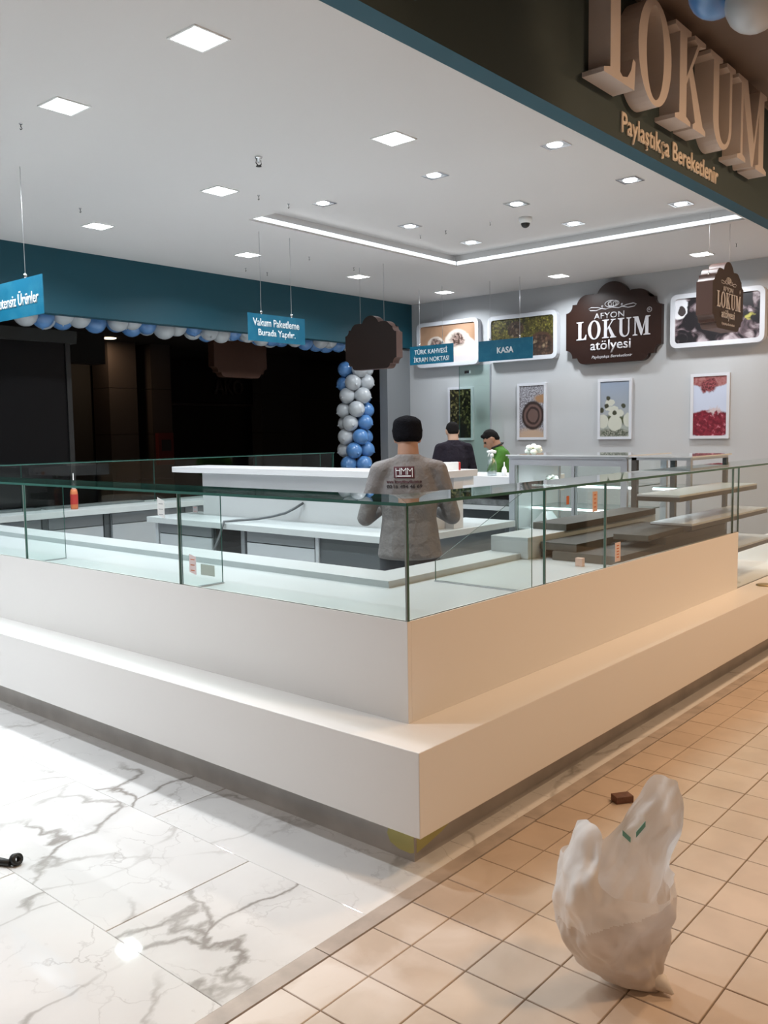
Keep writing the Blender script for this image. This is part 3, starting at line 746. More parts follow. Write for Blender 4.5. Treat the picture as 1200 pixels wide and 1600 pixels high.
m = MB(); m.lathe([(0, .172), (.017, .172), (.015, .195), (0, .195)], bxy, 'plastic_white', 14); m.make('cap', sb)
hd = MB(); R_ = Vector((.652, -.758, 0)); b0 = Vector(bxy)
hd.tube([b0+R_*.038+Vector((0, 0, .212)), b0+Vector((0, 0, .218)), b0-R_*.045+Vector((0, 0, .216))], [.012, .016, .008], 'plastic_white', 8)
hd.tube([b0+Vector((0, 0, .19)), b0+Vector((0, 0, .215))], .010, 'plastic_white', 8); hd.make('spray_head', sb)
MB().tube([b0-R_*.022+Vector((0, 0, .208)), b0-R_*.030+Vector((0, 0, .185)), b0-R_*.036+Vector((0, 0, .172))], .005, 'plastic_white', 6).make('trigger', sb)
b2 = thing('squeeze_bottle', 'small white squeeze bottle right of the spray bottle', 'bottle', (6.62, 4.28, 1.17))
MB().lathe([(0, 0), (.022, 0), (.023, .05), (.016, .075), (.008, .085), (0, .085)], (6.62, 4.28, 1.17), 'plastic_white', 14).make('bottle_body', b2)
MB().lathe([(0, .085), (.007, .085), (.003, .125), (0, .125)], (6.62, 4.28, 1.17), 'plastic_white', 10).make('nozzle', b2)

# ------------------------------------------------------------------ aluminium display fridge
fr = thing('display_fridge', 'aluminium framed display cabinet with sliding glass doors and lit shelves', 'display cabinet', (6.55, 3.4, 0))
FX, FB, FY0, FY1, FZ0, FZ1 = 6.15, 6.90, 2.90, 3.93, .74, 1.365
MB().box(FX+.03, FB, FY0, FY1, 0, FZ0, 'grey_panel').make('base', fr)
for y0, y1 in ((FY1-.055, FY1), (FY0, FY0+.05)):
    for x0, x1 in ((FX, FX+.03), (FB-.03, FB)): MB().box(x0, x1, y0, y1, .70, FZ1-.021, 'aluminium').make('frame_post', fr)
for z0, z1 in ((FZ1-.075, FZ1-.021), (.70, .745)): MB().box(FX, FX+.03, FY0+.05, FY1-.055, z0, z1, 'aluminium').make('frame_rail', fr)
MB().box(FX+.002, FX+.025, FY1-.075, FY1-.057, .745, FZ1-.076, 'joint').make('seal', fr)
for y0, y1, xo in ((3.33, FY1-.076, .016), (FY0+.051, 3.35, .004)):
    d_ = MB().box(FX+xo, FX+xo+.006, y0, y1, .746, FZ1-.077, 'glass', 'glass_edge').make('sliding_door', fr)
    yy = y0 if xo > .01 else y1
    MB().box(FX+xo-.003, FX+xo+.009, yy-.012, yy+.012, .746, FZ1-.077, 'aluminium').make('handle_profile', d_)
MB().box(FX-.02, FB+.02, FY0-.02, FY1+.02, FZ1, FZ1+.010, 'glass_top', 'white_gloss').make('top_pane', fr)
MB().box(FX-.01, FB, FY0, FY1+.005, FZ1-.02, FZ1-.001, 'aluminium').make('top_frame', fr)
MB().box(FX+.04, FB-.03, FY0+.05, FY1-.05, FZ0, FZ0+.03, 'white_gloss').make('deck', fr)
for z in (.93, 1.12):
    MB().box(6.42, FB-.04, FY0+.05, FY1-.05, z, z+.008, 'glass_top', 'glass_edge').make('shelf', fr)
    tb = MB().tube([(6.41, FY0+.06, z-.006), (6.41, FY1-.06, z-.006)], .009, 'tube_glow', 8).make('light_tube', fr)
MB().box(FX+.05, FB-.03, FY1-.049, FY1-.040, FZ0+.03, FZ1-.03, 'white_gloss').make('side_panel', fr)
MB().box(FB-.02, FB-.012, FY0+.05, FY1-.05, FZ0+.02, FZ1-.03, 'glass', 'glass_edge').make('front_pane', fr)
area('lamp', (-.1, 0, FZ1-.08), .35, 4, COOL, parent=fr)
c2 = thing('corner_cabinet', 'narrow brown framed glass cabinet at the corner beside the aluminium one', 'display cabinet', (6.5, 2.6, .5))
m = MB(); m.box(6.15, 6.19, 2.825, 2.865, Z2+.003, 1.36, 'brown_frame'); m.box(6.15, 6.19, 2.42, 2.45, Z2+.003, 1.34, 'aluminium'); m.make('post', c2)
m = MB(); m.box(6.86, 6.90, 2.825, 2.865, Z2+.003, 1.36, 'grey_dark'); m.box(6.86, 6.90, 2.42, 2.45, Z2+.003, 1.34, 'grey_dark'); m.make('post', c2)
MB().box(6.15, 6.90, 2.42, 2.865, 1.34, 1.36, 'aluminium').make('top_frame', c2)
MB().box(6.13, 6.92, 2.40, 2.875, 1.361, 1.371, 'glass_top', 'white_gloss').make('top_pane', c2)
MB().box(6.42, 6.86, 2.45, 2.82, 1.12, 1.128, 'glass_top', 'glass_edge').make('shelf', c2)
MB().tube([(6.41, 2.46, 1.114), (6.41, 2.81, 1.114)], .009, 'tube_glow', 8).make('light_tube', c2)
MB().box(6.15, 6.90, 2.42, 2.865, Z2+.002, .56, 'white_gloss').make('deck', c2)
# things in / on the fridge
def flower(name, label, c_, sc=1.0):
    t = thing(name, label, 'flower', c_)
    c_ = Vector(c_)
    for k in range(7):
        a = 2*PI*k/7; rr = .034*sc
        pc = c_ + Vector((math.cos(a)*rr*.9, math.sin(a)*rr*1.2, .026*sc+.016*sc*math.sin(3*a)))
        MB().sphere(pc, .026*sc, 'petal', 10, 6, (1, 1, .75)).make('petal', t)
    MB().sphere(c_+Vector((0, 0, .045*sc)), .024*sc, 'petal', 10, 6).make('petal', t)
    MB().sphere(c_+Vector((-.02*sc, 0, .028*sc)), .012*sc, 'leaf', 8, 5).make('leaf', t)
flower('white_flower', 'white artificial flower head lying on top of the display cabinet', (6.32, 3.80, FZ1+.018), 1.15)
flower('white_flower', 'white flower standing inside the display cabinet, behind its left door', (6.48, 3.72, 1.142), .9)
wp = MB(); wp.prism([(6.3, 3.84, .771), (6.3, 3.60, .771), (6.32, 3.72, .90)], (.16, 0, 0), 'white_gloss')
tag(wp.make('folded_card'), 'white folded card standing on the lowest floor of the display cabinet', 'card')

# ------------------------------------------------------------------ FAR RUN of the ring
far = thing('far_counter', 'white worktop counter with grey cabinets on the far side of the ring', 'counter', (5, 8.1, 0))
MB().box(3.36, 8.6, 7.95, 8.5, .79, .85, 'worktop').make('worktop', far, bevel=.003)
MB().box(3.36, 8.6, 8.08, 8.45, 0, .79, 'grey_dark').make('carcass', far)
for a, b in ((3.40, 4.28), (4.34, 4.95), (5.04, 5.9), (5.96, 6.9), (6.96, 7.9)):
    t = MB().box(a, b, 8.065, 8.08, .05, .78, 'grey_panel').make('cabinet_front', far)
    MB().box(a+.01, b-.01, 8.05, 8.065, .67, .775, 'grey_panel').make('drawer', t)
    MB().box(a+.01, b-.01, 8.05, 8.065, .06, .66, 'grey_light').make('door', t)
for x in (4.28, 4.95, 5.9): MB().box(x, x+.05, 8.04, 8.08, 0, .789, 'grey_dark').make('leg', far)
fg = thing('far_glass_case', 'dark glass display case along the far counter in front of the unlit mall', 'display case', (5, 8.3, .85))
for a, b in ((3.38, 4.2), (4.2, 5.72), (5.72, 7.2), (7.2, 8.55)):
    MB().box(a+.003, b-.003, 8.25, 8.258, .851, 1.305, 'glass', 'glass_edge').make('pane', fg)
MB().box(3.38, 8.56, 8.22, 8.50, 1.306, 1.314, 'glass_top', 'glass_edge').make('top_pane', fg)
MB().box(8.552, 8.56, 8.24, 8.49, .851, 1.305, 'glass', 'glass_edge').make('end_pane', fg)
for x0, x1 in ((3.36, 4.4), (4.45, 5.6)):
    tag(MB().box(x0, x1, 8.28, 8.46, .8505, .868, 'grey_panel').make('tray'), 'flat grey tray lying in the far case, %s' % ('left end' if x0 < 4 else 'right of the orange bottle'), 'tray', 'flat grey trays in the far case')
ob = thing('orange_bottle', 'orange-red bottle with white cap standing on the far worktop', 'bottle', (4.66, 8.1, .85))
MB().lathe([(0, 0), (.034, 0), (.036, .02), (.036, .17), (.028, .20), (0, .20)], (4.66, 8.1, .85), 'orange', 14).make('bottle_body', ob)
MB().lathe([(.0375, .05), (.0375, .15)], (4.66, 8.1, .85), 'red', 14).make('bottle_label', ob)
MB().lathe([(0, .20), (.02, .20), (.016, .25), (.004, .26), (.003, .36), (0, .36)], (4.66, 8.1, .85), 'plastic_white', 10).make('cap', ob)

# ------------------------------------------------------------------ pictures on the back wall
def picmat(name, fn):
    m = bpy.data.materials.new(name); m.use_nodes = True; nt = m.node_tree; b = nt.nodes['Principled BSDF']; b.inputs['Roughness'].default_value = .35
    tc = N(nt, 'ShaderNodeTexCoord'); sx = N(nt, 'ShaderNodeSeparateXYZ'); nt.links.new(tc.outputs['Generated'], sx.inputs[0])
    # u across (left to right as seen), v upwards
    inv = N(nt, 'ShaderNodeMath', operation='SUBTRACT'); inv.inputs[0].default_value = 1; nt.links.new(sx.outputs['Y'], inv.inputs[1])
    cb = N(nt, 'ShaderNodeCombineXYZ'); nt.links.new(inv.outputs[0], cb.inputs[0]); nt.links.new(sx.outputs['Z'], cb.inputs[1])
    nt.links.new(fn(nt, cb.outputs[0], inv.outputs[0], sx.outputs['Z']), b.inputs['Base Color']); MATS[name] = m
def disc(nt, vec, cx, cy, rx, ry, soft=.12, wob=.06):
    n = noise(nt, vec, 7, 3); o = N(nt, 'ShaderNodeVectorMath', operation='SCALE'); nt.links.new(n.outputs['Color'], o.inputs[0]); o.inputs['Scale'].default_value = wob
    a = N(nt, 'ShaderNodeVectorMath', operation='ADD'); nt.links.new(vec, a.inputs[0]); nt.links.new(o.outputs[0], a.inputs[1])
    s_ = N(nt, 'ShaderNodeVectorMath', operation='SUBTRACT'); nt.links.new(a.outputs[0], s_.inputs[0]); s_.inputs[1].default_value = (cx+wob/2, cy+wob/2, wob/2)
    d_ = N(nt, 'ShaderNodeVectorMath', operation='DIVIDE'); nt.links.new(s_.outputs[0], d_.inputs[0]); d_.inputs[1].default_value = (rx, ry, 50)
    l = N(nt, 'ShaderNodeVectorMath', operation='LENGTH'); nt.links.new(d_.outputs[0], l.inputs[0])
    r = N(nt, 'ShaderNodeMapRange'); r.inputs['From Min'].default_value = 1; r.inputs['From Max'].default_value = 1-soft; nt.links.new(l.outputs['Value'], r.inputs['Value'])
    return r.outputs[0]
ASP = [1.0]
def asp(nt, vec):
    m = N(nt, 'ShaderNodeVectorMath', operation='MULTIPLY'); nt.links.new(vec, m.inputs[0]); m.inputs[1].default_value = (min(1, 1/ASP[0])*1.0, min(1, ASP[0]) if ASP[0] < 1 else 1, 1)
    m.inputs[1].default_value = (1, ASP[0], 1); return m.outputs[0]
def speck(nt, vec, sc, stops, det=6):
    vec = asp(nt, vec)
    n = noise(nt, vec, sc, det, .8); r = ramp(nt, stops); nt.links.new(n.outputs['Fac'], r.inputs[0]); return r.outputs[0]
def vorcol(nt, vec, sc, stops):
    vec = asp(nt, vec)
    v = N(nt, 'ShaderNodeTexVoronoi'); v.inputs['Scale'].default_value = sc; nt.links.new(vec, v.inputs['Vector'])
    s_ = N(nt, 'ShaderNodeSeparateColor'); nt.links.new(v.outputs['Color'], s_.inputs[0])
    r = ramp(nt, stops); nt.links.new(s_.outputs[0], r.inputs[0])
    r2 = ramp(nt, [(0, (1, 1, 1)), (.5, (.35, .35, .35))]); nt.links.new(v.outputs['Distance'], r2.inputs[0])
    return mixc(nt, 1.0, r.outputs[0], r2.outputs[0], 'MULTIPLY')
def p_dessert(nt, v, u, z):
    c_ = speck(nt, v, 3, [(.3, (.30, .17, .10)), (.7, (.42, .26, .17))])
    c_ = mixc(nt, disc(nt, v, .82, .15, .24, .5), c_, (.55, .50, .50))
    for cx, cy, r1 in ((.29, .47, .17), (.68, .50, .24)):
        c_ = mixc(nt, disc(nt, v, cx, cy, r1, r1*1.55), c_, (.62, .54, .48))
        c_ = mixc(nt, disc(nt, v, cx, cy+.08, r1*.62, r1*.95, .4, .16), c_, speck(nt, v, 22, [(.4, (.04, .02, .015)), (.62, (.35, .25, .22))]))
    return c_
def p_nuts(nt, v, u, z):
    c_ = vorcol(nt, v, 34, [(0, (.03, .025, .01)), (.4, (.16, .14, .03)), (.7, (.32, .28, .06)), (1, (.10, .07, .03))])
    c_ = mixc(nt, disc(nt, v, .80, .22, .22, .40), c_, (.06, .03, .02))
    c_ = mixc(nt, disc(nt, v, .80, .22, .18, .33), c_, vorcol(nt, v, 20, [(0, (.05, .03, .02)), (.7, (.16, .09, .06)), (1, (.45, .33, .2))]))
    return mixc(nt, disc(nt, v, .40, .72, .14, .22), c_, vorcol(nt, v, 26, [(0, (.05, .03, .02)), (.8, (.14, .08, .05)), (1, (.40, .30, .2))]))
def p_lokum(nt, v, u, z):
    c_ = speck(nt, v, 5, [(.47, (.012, .010, .012)), (.52, (.10, .07, .08)), (.62, (.42, .36, .38))], 5)
    c_ = mixc(nt, disc(nt, v, .45, .45, .3, .5, .5), c_, (.012, .010, .012))
    c_ = mixc(nt, disc(nt, v, .86, .48, .055, .06, .5, .25), c_, (.36, .33, .08))
    c_ = mixc(nt, disc(nt, v, .04, .80, .12, .28), c_, (.70, .70, .74))
    return mixc(nt, disc(nt, v, .08, .72, .05, .12), c_, (.05, .04, .04))
def p_glass(nt, v, u, z):
    c_ = vorcol(nt, v, 13, [(0, (.012, .010, .006)), (.5, (.05, .045, .02)), (.75, (.20, .18, .06)), (1, (.40, .36, .16))])
    return mixc(nt, disc(nt, v, .5, .12, .6, .3, .6), c_, (.012, .010, .008))
def p_roll(nt, v, u, z):
    c_ = speck(nt, v, 26, [(.42, (.10, .09, .10)), (.6, (.42, .42, .46))])
    c_ = mixc(nt, disc(nt, v, .9, .74, .35, .10, .4), c_, (.30, .17, .09))
    c_ = mixc(nt, disc(nt, v, .5, .02, .9, .20, .5), c_, (.42, .30, .22))
    for r1, cl in ((.48, (.035, .022, .02)), (.38, (.13, .08, .07)), (.30, (.04, .024, .022)), (.22, (.12, .075, .065))):
        c_ = mixc(nt, disc(nt, v, .55, .42, r1, r1*.62, .12, .04), c_, cl)
    return c_
def p_white(nt, v, u, z):
    r = ramp(nt, [(.0, (.32, .34, .28)), (.45, (.30, .32, .34)), (1, (.24, .29, .38))]); nt.links.new(z, r.inputs[0]); c_ = r.outputs[0]
    c_ = mixc(nt, disc(nt, v, .5, .06, .7, .10, .4), c_, vorcol(nt, v, 24, [(0, (.06, .10, .04)), (.6, (.45, .45, .38)), (1, (.6, .6, .5))]))
    c_ = mixc(nt, disc(nt, v, .5, .30, .7, .12, .5), c_, (.06, .07, .03))
    for cx, cy, rx, ry in ((.10, .28, .20, .14), (.52, .24, .26, .15), (.95, .30, .15, .13), (.55, .42, .28, .08), (.35, .62, .18, .06), (.40, .51, .24, .05)):
        c_ = mixc(nt, disc(nt, v, cx, cy, rx, ry), c_, (.50, .50, .43))
    for cx, cy in ((.28, .70), (.22, .56), (.8, .55), (.5, .43), (.05, .48)):
        c_ = mixc(nt, disc(nt, v, cx, cy, .09, .05, .3), c_, (.05, .05, .03))
    return c_
def p_red(nt, v, u, z):
    c_ = mixc(nt, disc(nt, v, .5, 1.02, .8, .22, .1), (.48, .53, .66), speck(nt, v, 8, [(.4, (.25, .07, .07)), (.6, (.35, .16, .16))]))
    c_ = mixc(nt, disc(nt, v, .45, .84, .30, .13, .3, .2), c_, speck(nt, v, 26, [(.4, (.05, .008, .012)), (.62, (.34, .09, .10))]))
    c_ = mixc(nt, disc(nt, v, .5, .20, .85, .25, .1), c_, speck(nt, v, 9, [(.4, (.12, .008, .018)), (.6, (.22, .018, .035)), (.72, (.5, .2, .25))]))
    return mixc(nt, disc(nt, v, .62, .42, .30, .05, .6, .25), c_, (.5, .42, .44))
for n_, f_ in (('p_dessert', p_dessert), ('p_nuts', p_nuts), ('p_lokum', p_lokum), ('p_glass', p_glass), ('p_roll', p_roll), ('p_white', p_white), ('p_red', p_red)):
    ASP[0] = 1.85 if n_ in ('p_glass', 'p_roll', 'p_white', 'p_red') else .56
    picmat(n_, f_)

def rrect(y0, y1, z0, z1, r, n=6):
    pts = []
    for cy, cz, a0 in ((y1-r, z0+r, -PI/2), (y1-r, z1-r, 0), (y0+r, z1-r, PI/2), (y0+r, z0+r, PI)):
        for k in range(n+1):
            a = a0 + k*PI/2/n; pts.append((cy+r*math.cos(a), cz+r*math.sin(a)))
    return pts
def ring_frame(mb, x, depth, outer, inner, m):
    n = len(outer); k = mb.mi(m); b = mb.bm
    A = [b.verts.new((x-depth, *p)) for p in outer]; B = [b.verts.new((x-depth, *p)) for p in inner]
    C_ = [b.verts.new((x, *p)) for p in outer]; D = [b.verts.new((x, *p)) for p in inner]
    for i in range(n):
        j = (i+1) % n
        for q in ((A[i], A[j], B[j], B[i]), (A[i], C_[i], C_[j], A[j]), (B[i], B[j], D[j], D[i])): b.faces.new(q).material_index = k
def wide_frame(label, y0, y1, z0, z1, m):
    t = thing('wall_picture', label, 'picture', (XW, (y0+y1)/2, z0), 'wide rounded pictures on the back wall')
    mb = MB(); ring_frame(mb, XW, .09, rrect(y0, y1, z0, z1, .08), rrect(y0+.055, y1-.055, z0+.055, z1-.055, .04), 'frame_white'); mb.make('frame', t)
    mb = MB(); mb.prism([(XW-.07, a, b) for a, b in rrect(y0+.055, y1-.055, z0+.055, z1-.055, .04)], (.06, 0, 0), m); mb.make('picture_panel', t)
wide_frame('wide rounded white-framed picture of two dessert cups, leftmost on the back wall', 7.27, 8.39, 2.53, 3.19, 'p_dessert')
wide_frame('wide rounded white-framed picture of pistachios and chocolate, behind the till sign', 6.0, 7.11, 2.53, 3.17, 'p_nuts')
wide_frame('wide rounded white-framed dark picture behind the edge-on brown plaque', 3.33, 4.44, 2.54, 3.18, 'p_lokum')
def tall_frame(label, y0, y1, m, z0=1.44, z1=2.22):
    t = thing('wall_poster', label, 'picture', (XW, (y0+y1)/2, z0), 'upright pictures on the back wall')
    mb = MB(); ring_frame(mb, XW, .03, rrect(y0, y1, z0, z1, .004, 1), rrect(y0+.035, y1-.035, z0+.035, z1-.035, .003, 1), 'frame_white'); mb.make('frame', t)
    MB().box(XW-.022, XW-.003, y0+.035, y1-.035, z0+.035, z1-.035, m).make('picture_panel', t)
tall_frame('upright picture of green nuts on dark ground, leftmost of the upright ones', 7.41, 7.86, 'p_glass')
tall_frame('upright picture of a dark chocolate roll above the man in green', 6.2, 6.66, 'p_roll')
tall_frame('upright picture of white sweets under a pale sky, below the brown logo', 4.96, 5.43, 'p_white')
tall_frame('upright picture of red jelly and white, rightmost on the back wall', 3.73, 4.20, 'p_red')
# green glass leaf standing by the wall
gd = thing('glass_door', 'pale green glass door leaf standing open before the back wall', 'door', (10.45, 7.2, 0))
MB().box(10.42, 10.43, 6.97, 7.50, .01, 2.50, 'glass_green', 'glass_edge').make('door_pane', gd)
MB().box(10.415, 10.435, 6.955, 6.97, 0, 2.50, 'aluminium').make('edge_profile', gd)
MB().box(10.40, 10.45, 7.31, 7.39, 2.39, 2.43, 'chrome').make('door_clamp', gd)

# plaque outline, unit: half width .5, total height .71
def plaque_pts(W):
    h = [(.5, -.21), (.5, .17)]
    def arc(cx, cy, r, a0, a1, n=6): return [(cx+r*math.cos(a0+(a1-a0)*k/n), cy+r*math.sin(a0+(a1-a0)*k/n)) for k in range(n+1)]
    R = [(.5, .165)] + arc(.5, .235, .07, -PI/2, -PI)[1:] + [(.43, .245), (.375, .245)] + arc(.27, .215, .115, .25, PI*.5)[0:] + [(.20, .33)] + \
        [(.185, .325)] + arc(0, .255, .175, .42, PI/2, 7) 
    L = [(-x, y) for x, y in R[:-1]][::-1]
    Bt = [(-.5, -.205)] + arc(-.5, -.275, .07, PI/2, 0)[1:] + [(-.43, -.285), (-.385, -.285)] + arc(-.30, -.275, .075, PI+.15, PI*1.5) + \
         arc(.30, -.275, .075, PI*1.5, 2*PI-.15) + [(.385, -.285), (.43, -.285)] + arc(.5, -.275, .07, PI, PI/2)[0:-1] + [(.5, -.205)]
    pts = R + L + Bt
    return [(x*W, y*W) for x, y in pts]
def plaque(name, label, cat, W, origin, xdir, outward, depth, face, side, back=None, letters=True, wires=None, group=None):
    o3 = Vector(origin); xd = Vector(xdir); nd = Vector(outward)
    t = thing(name, label, cat, o3, group)
    pts = [o3 + xd*x + Vector((0, 0, y)) for x, y in plaque_pts(W)]
    mb = MB(); mb.prism([p_-nd*depth for p_ in pts], nd*depth, back or face, cap=face, side=side); mb.make('board', t)
    if letters:
        s_ = W/1.31; f0 = o3 + nd*.002
        def at(x, z): return f0 + xd*(x*s_) + Vector((0, 0, z*s_))
        text_mesh('AFYON', .42*s_, .075*s_, at(-.25, .105), xd, (0, 0, 1), .004, 'sign_letters', 'lettering', t, .004)
        wds = []; cur = -.50
        for ch in 'LOKUM':
            wd = serif(ch)[0]*.235; wds.append((cur*s_, (cur+wd)*s_)); cur += wd+.022
        serif_word('LOKUM', wds, -.145*s_, .235*s_, (f0, xd), nd, .006, 'sign_letters', 'lettering', t)
        text_mesh('atölyesi', .56*s_, .165*s_, at(-.30, -.33), xd, (0, 0, 1), .004, 'sign_letters', 'lettering', t, .012)
        text_mesh('Paylaştıkça Bereketlenir', .56*s_, .048*s_, at(-.28, -.405), xd, (0, 0, 1), .003, 'sign_letters', 'lettering', t, 0, shear=.25)
        rg = MB()
        rg.tube([at(.50+.03*math.cos(a*PI/8), .16+.03*math.sin(a*PI/8)) for a in range(17)], .003*s_, 'sign_letters', 5); rg.make('registered_ring', t)
        text_mesh('R', .024*s_, .026*s_, at(.489, .148), xd, (0, 0, 1), .003, 'sign_letters', 'lettering', t)
        orn = MB()
        def loop(cx, cz, rx, rz_, a0, a1, n=26): return [at(cx+rx*math.cos(a0+(a1-a0)*k/n), cz+rz_*math.sin(a0+(a1-a0)*k/n)) for k in range(n+1)]
        r0 = .0055*s_
        orn.tube(loop(-.012, .285, .085, .042, 0, 2*PI), r0, 'sign_letters', 5); orn.tube(loop(.02, .285, .075, .036, 0, 2*PI), r0, 'sign_letters', 5)
        orn.tube(loop(-.028, .278, .02, .028, 0, 2*PI, 14), r0, 'sign_letters', 5); orn.tube(loop(.034, .278, .02, .028, 0, 2*PI, 14), r0, 'sign_letters', 5)
        for sg in (-1, 1):
            q = [(0, .238), (.09, .222), (.2, .252), (.29, .262), (.33, .245), (.30, .222), (.22, .215), (.13, .238)]
            orn.tube([at(sg*a, b) for a, b in q], r0, 'sign_letters', 5)
            orn.tube(loop(sg*.135, .262, .010, .010, 0, 2*PI, 8), r0, 'sign_letters', 5)
        orn.make('scroll_ornament', t)
    if wires:
        for x, z in wires:
            a = o3 + xd*x - nd*depth/2 + Vector((0, 0, z)); top = CZ if a.y < YB else 3.2
            MB().tube([a, Vector((a.x, a.y, top))], .0022, 'wire', 5).make('wire', t)
            MB().sphere(a+Vector((0, 0, .012)), .014, 'chrome', 8, 6).make('clip', t)
    return t
plaque('logo_plaque', 'large dark brown shaped plaque with white lettering on the back wall', 'sign', 1.31, (XW-.085, 5.21, 2.88), (0, -1, 0), (-1, 0, 0), .08, 'sign_brown', 'sign_brown', 'sign_brown')
plaque('hanging_plaque', 'blank dark brown hanging plaque seen from behind before the teal band', 'sign', .79, (7.80, 6.88, 2.585), (0, -1, 0), (-1, 0, 0), .11, 'sign_brown_back', 'sign_brown_side', 'sign_brown_back', False, wires=((-.20, .20), (.17, .22)))
plaque('hanging_plaque', 'brown hanging plaque seen nearly edge-on at the right, lettered side turned away', 'sign', .80, (8.47, 3.0, 2.76), (1, 0, 0), (0, -1, 0), .15, 'sign_brown', 'sign_brown_side', 'sign_brown', True, wires=((-.30, .19), (.22, .20)))
plaque('hanging_plaque', 'dim reddish brown plaque hanging behind the vacuum packing sign in the dark', 'sign', .92, (7.9, 9.30, 2.66), (1, 0, 0), (0, -1, 0), .12, 'sign_dim', 'sign_dim', None, False, wires=((-.25, .2), (.25, .2)))

# hanging blue signs
def hang_sign(label, origin, xdir, outward, W, H, lines, wires):
    o3 = Vector(origin); xd = Vector(xdir); nd = Vector(outward)
    t = thing('hanging_sign', label, 'sign', o3, 'blue signs hung from the ceiling')
    q = [o3, o3+xd*W, o3+xd*W+Vector((0, 0, H)), o3+Vector((0, 0, H))]
    mb = MB(); mb.prism([p_-nd*.006 for p_ in q], nd*.006, 'sign_blue'); mb.make('panel', t)
    for ln in lines:
        s_, x, z, w_, h_ = ln[:5]
        text_mesh(s_, w_, h_, o3+xd*x+Vector((0, 0, z))+nd*.001, xd, (0, 0, 1), .002, 'white_print', 'lettering', t, ln[5] if len(ln) > 5 else .016)
    for x in wires:
        a = o3+xd*x+Vector((0, 0, H-.02)) - nd*.003
        MB().tube([a+Vector((0, 0, .04)), Vector((a.x, a.y, CZ))], .0022, 'wire', 5).make('wire', t)
        MB().sphere(a+Vector((0, 0, .035)), .013, 'chrome', 8, 6, (1, 1, 1.6)).make('clip', t)
hang_sign('blue hanging sign reading Glutensiz Ürünler, cut by the left edge', (3.25, 6.93, 2.445), (0, -1, 0), (-1, 0, 0), .99, .275,
          [('Glutensiz Ürünler', .25, .085, .68, .105, .012)], (.28, .75))
hang_sign('blue hanging sign reading Vakum Paketleme Burada Yapılır', (5.62, 6.5, 2.465), (1, 0, 0), (0, -1, 0), .75, .26,
          [('Vakum Paketleme', .06, .145, .61, .072), ('Burada Yapılır.', .125, .035, .49, .082)], (.17, .57))
hang_sign('blue hanging sign reading Türk Kahvesi İkram Noktası', (9.6, 7.74, 2.49), (0, -1, 0), (-1, 0, 0), .74, .25,
          [('TÜRK KAHVESİ', .08, .135, .56, .085), ('İKRAM NOKTASI', .07, .030, .60, .085)], (.17, .56))
hang_sign('blue hanging sign reading KASA', (9.72, 6.68, 2.475), (0, -1, 0), (-1, 0, 0), .82, .265,
          [('KASA', .29, .09, .25, .08, .03)], (.18, .63))

# ------------------------------------------------------------------ fascia letters and slogan
fl_t = thing('fascia_letters', 'big deep cream foam letters LOKUM fixed to the dark fascia', 'sign letters', (6.7, YF, 3.75))
serif_word('LOKUM', [(5.16, 5.60), (5.64, 6.17), (6.24, 6.81), (6.89, 7.43), (7.50, 8.22)], 3.755, .66, ((0, YF-.001, 0), (1, 0, 0)), (0, -1, 0), .15, 'foam_letter', 'letter', fl_t)
tag(text_mesh('Paylaştıkça Bereketlenir', 1.77, .175, (5.70, YF-.001, 3.515), (1, 0, 0), (0, 0, 1), .012, 'slogan', 'fascia_slogan', None, .012),
    'cream slogan Paylaştıkça Bereketlenir along the bottom of the fascia', 'lettering')

# ------------------------------------------------------------------ balloons
def balloon_mesh(m, name='balloon'):
    mb = MB(); pr = [(0, -.128), (.008, -.128), (.006, -.118)]
    for k in range(1, 12):
        a = -PI/2 + PI*k/12*1.0; pr.append((.115*math.cos(a), .118*math.sin(a)+.004))
    pr.append((0, .122)); mb.lathe(pr, (0, 0, 0), m, 18); o = mb.make(name); return o
bb = balloon_mesh('balloon_blue'); bw = balloon_mesh('balloon_white')
used = {}
def put_balloon(t, p_, blue, s_=1.0, rot=(0, 0, 0)):
    src = bb if blue else bw
    o = src if src not in used else src.copy()
    if src in used: COL.objects.link(o)
    used[src] = 1
    o.parent = t; o.location = Vector(p_)-Vector(t.location); o.rotation_euler = rot; o.scale = (s_,)*3
bc = thing('balloon_column', 'spiral column of blue and white balloons standing at the back corner', 'balloon column', (9.78, 8.86, 0))
for L in range(13):
    z = .13 + L*.198
    for k in range(4):
        a = L*.62 + k*PI/2; c_ = Vector((9.78+.165*math.cos(a)-.05*math.sin(z), 8.90+.165*math.sin(a), z + random.uniform(-.01, .01)))
        put_balloon(bc, c_, k in (0, 1), random.uniform(.98, 1.06), (math.sin(a)*1.3, -math.cos(a)*1.3, random.random()))
bg = thing('balloon_garland', 'garland of blue and white balloons hanging behind the teal band', 'balloon garland', (6.9, 8.84, 2.84))
x = 3.3; k = 0
while x < 9.7:
    put_balloon(bg, (x, 8.86+.03*math.sin(k*2.1), 2.862+.03*math.sin(k*1.7)), k % 3 == 1, random.uniform(.95, 1.15), (random.uniform(-2, 2), random.uniform(-1, 1), 0))
    put_balloon(bg, (x+.09, 9.02, 2.875+.03*math.cos(k*1.3)), k % 3 != 1, random.uniform(.95, 1.1), (1.3, .4, 0))
    x += .205 if k % 5 else .26; k += 1
b3 = thing('balloon_garland', 'cluster of blue and white balloons under the mall ceiling, top right corner', 'balloon garland', (5.0, 1.7, 3.9))
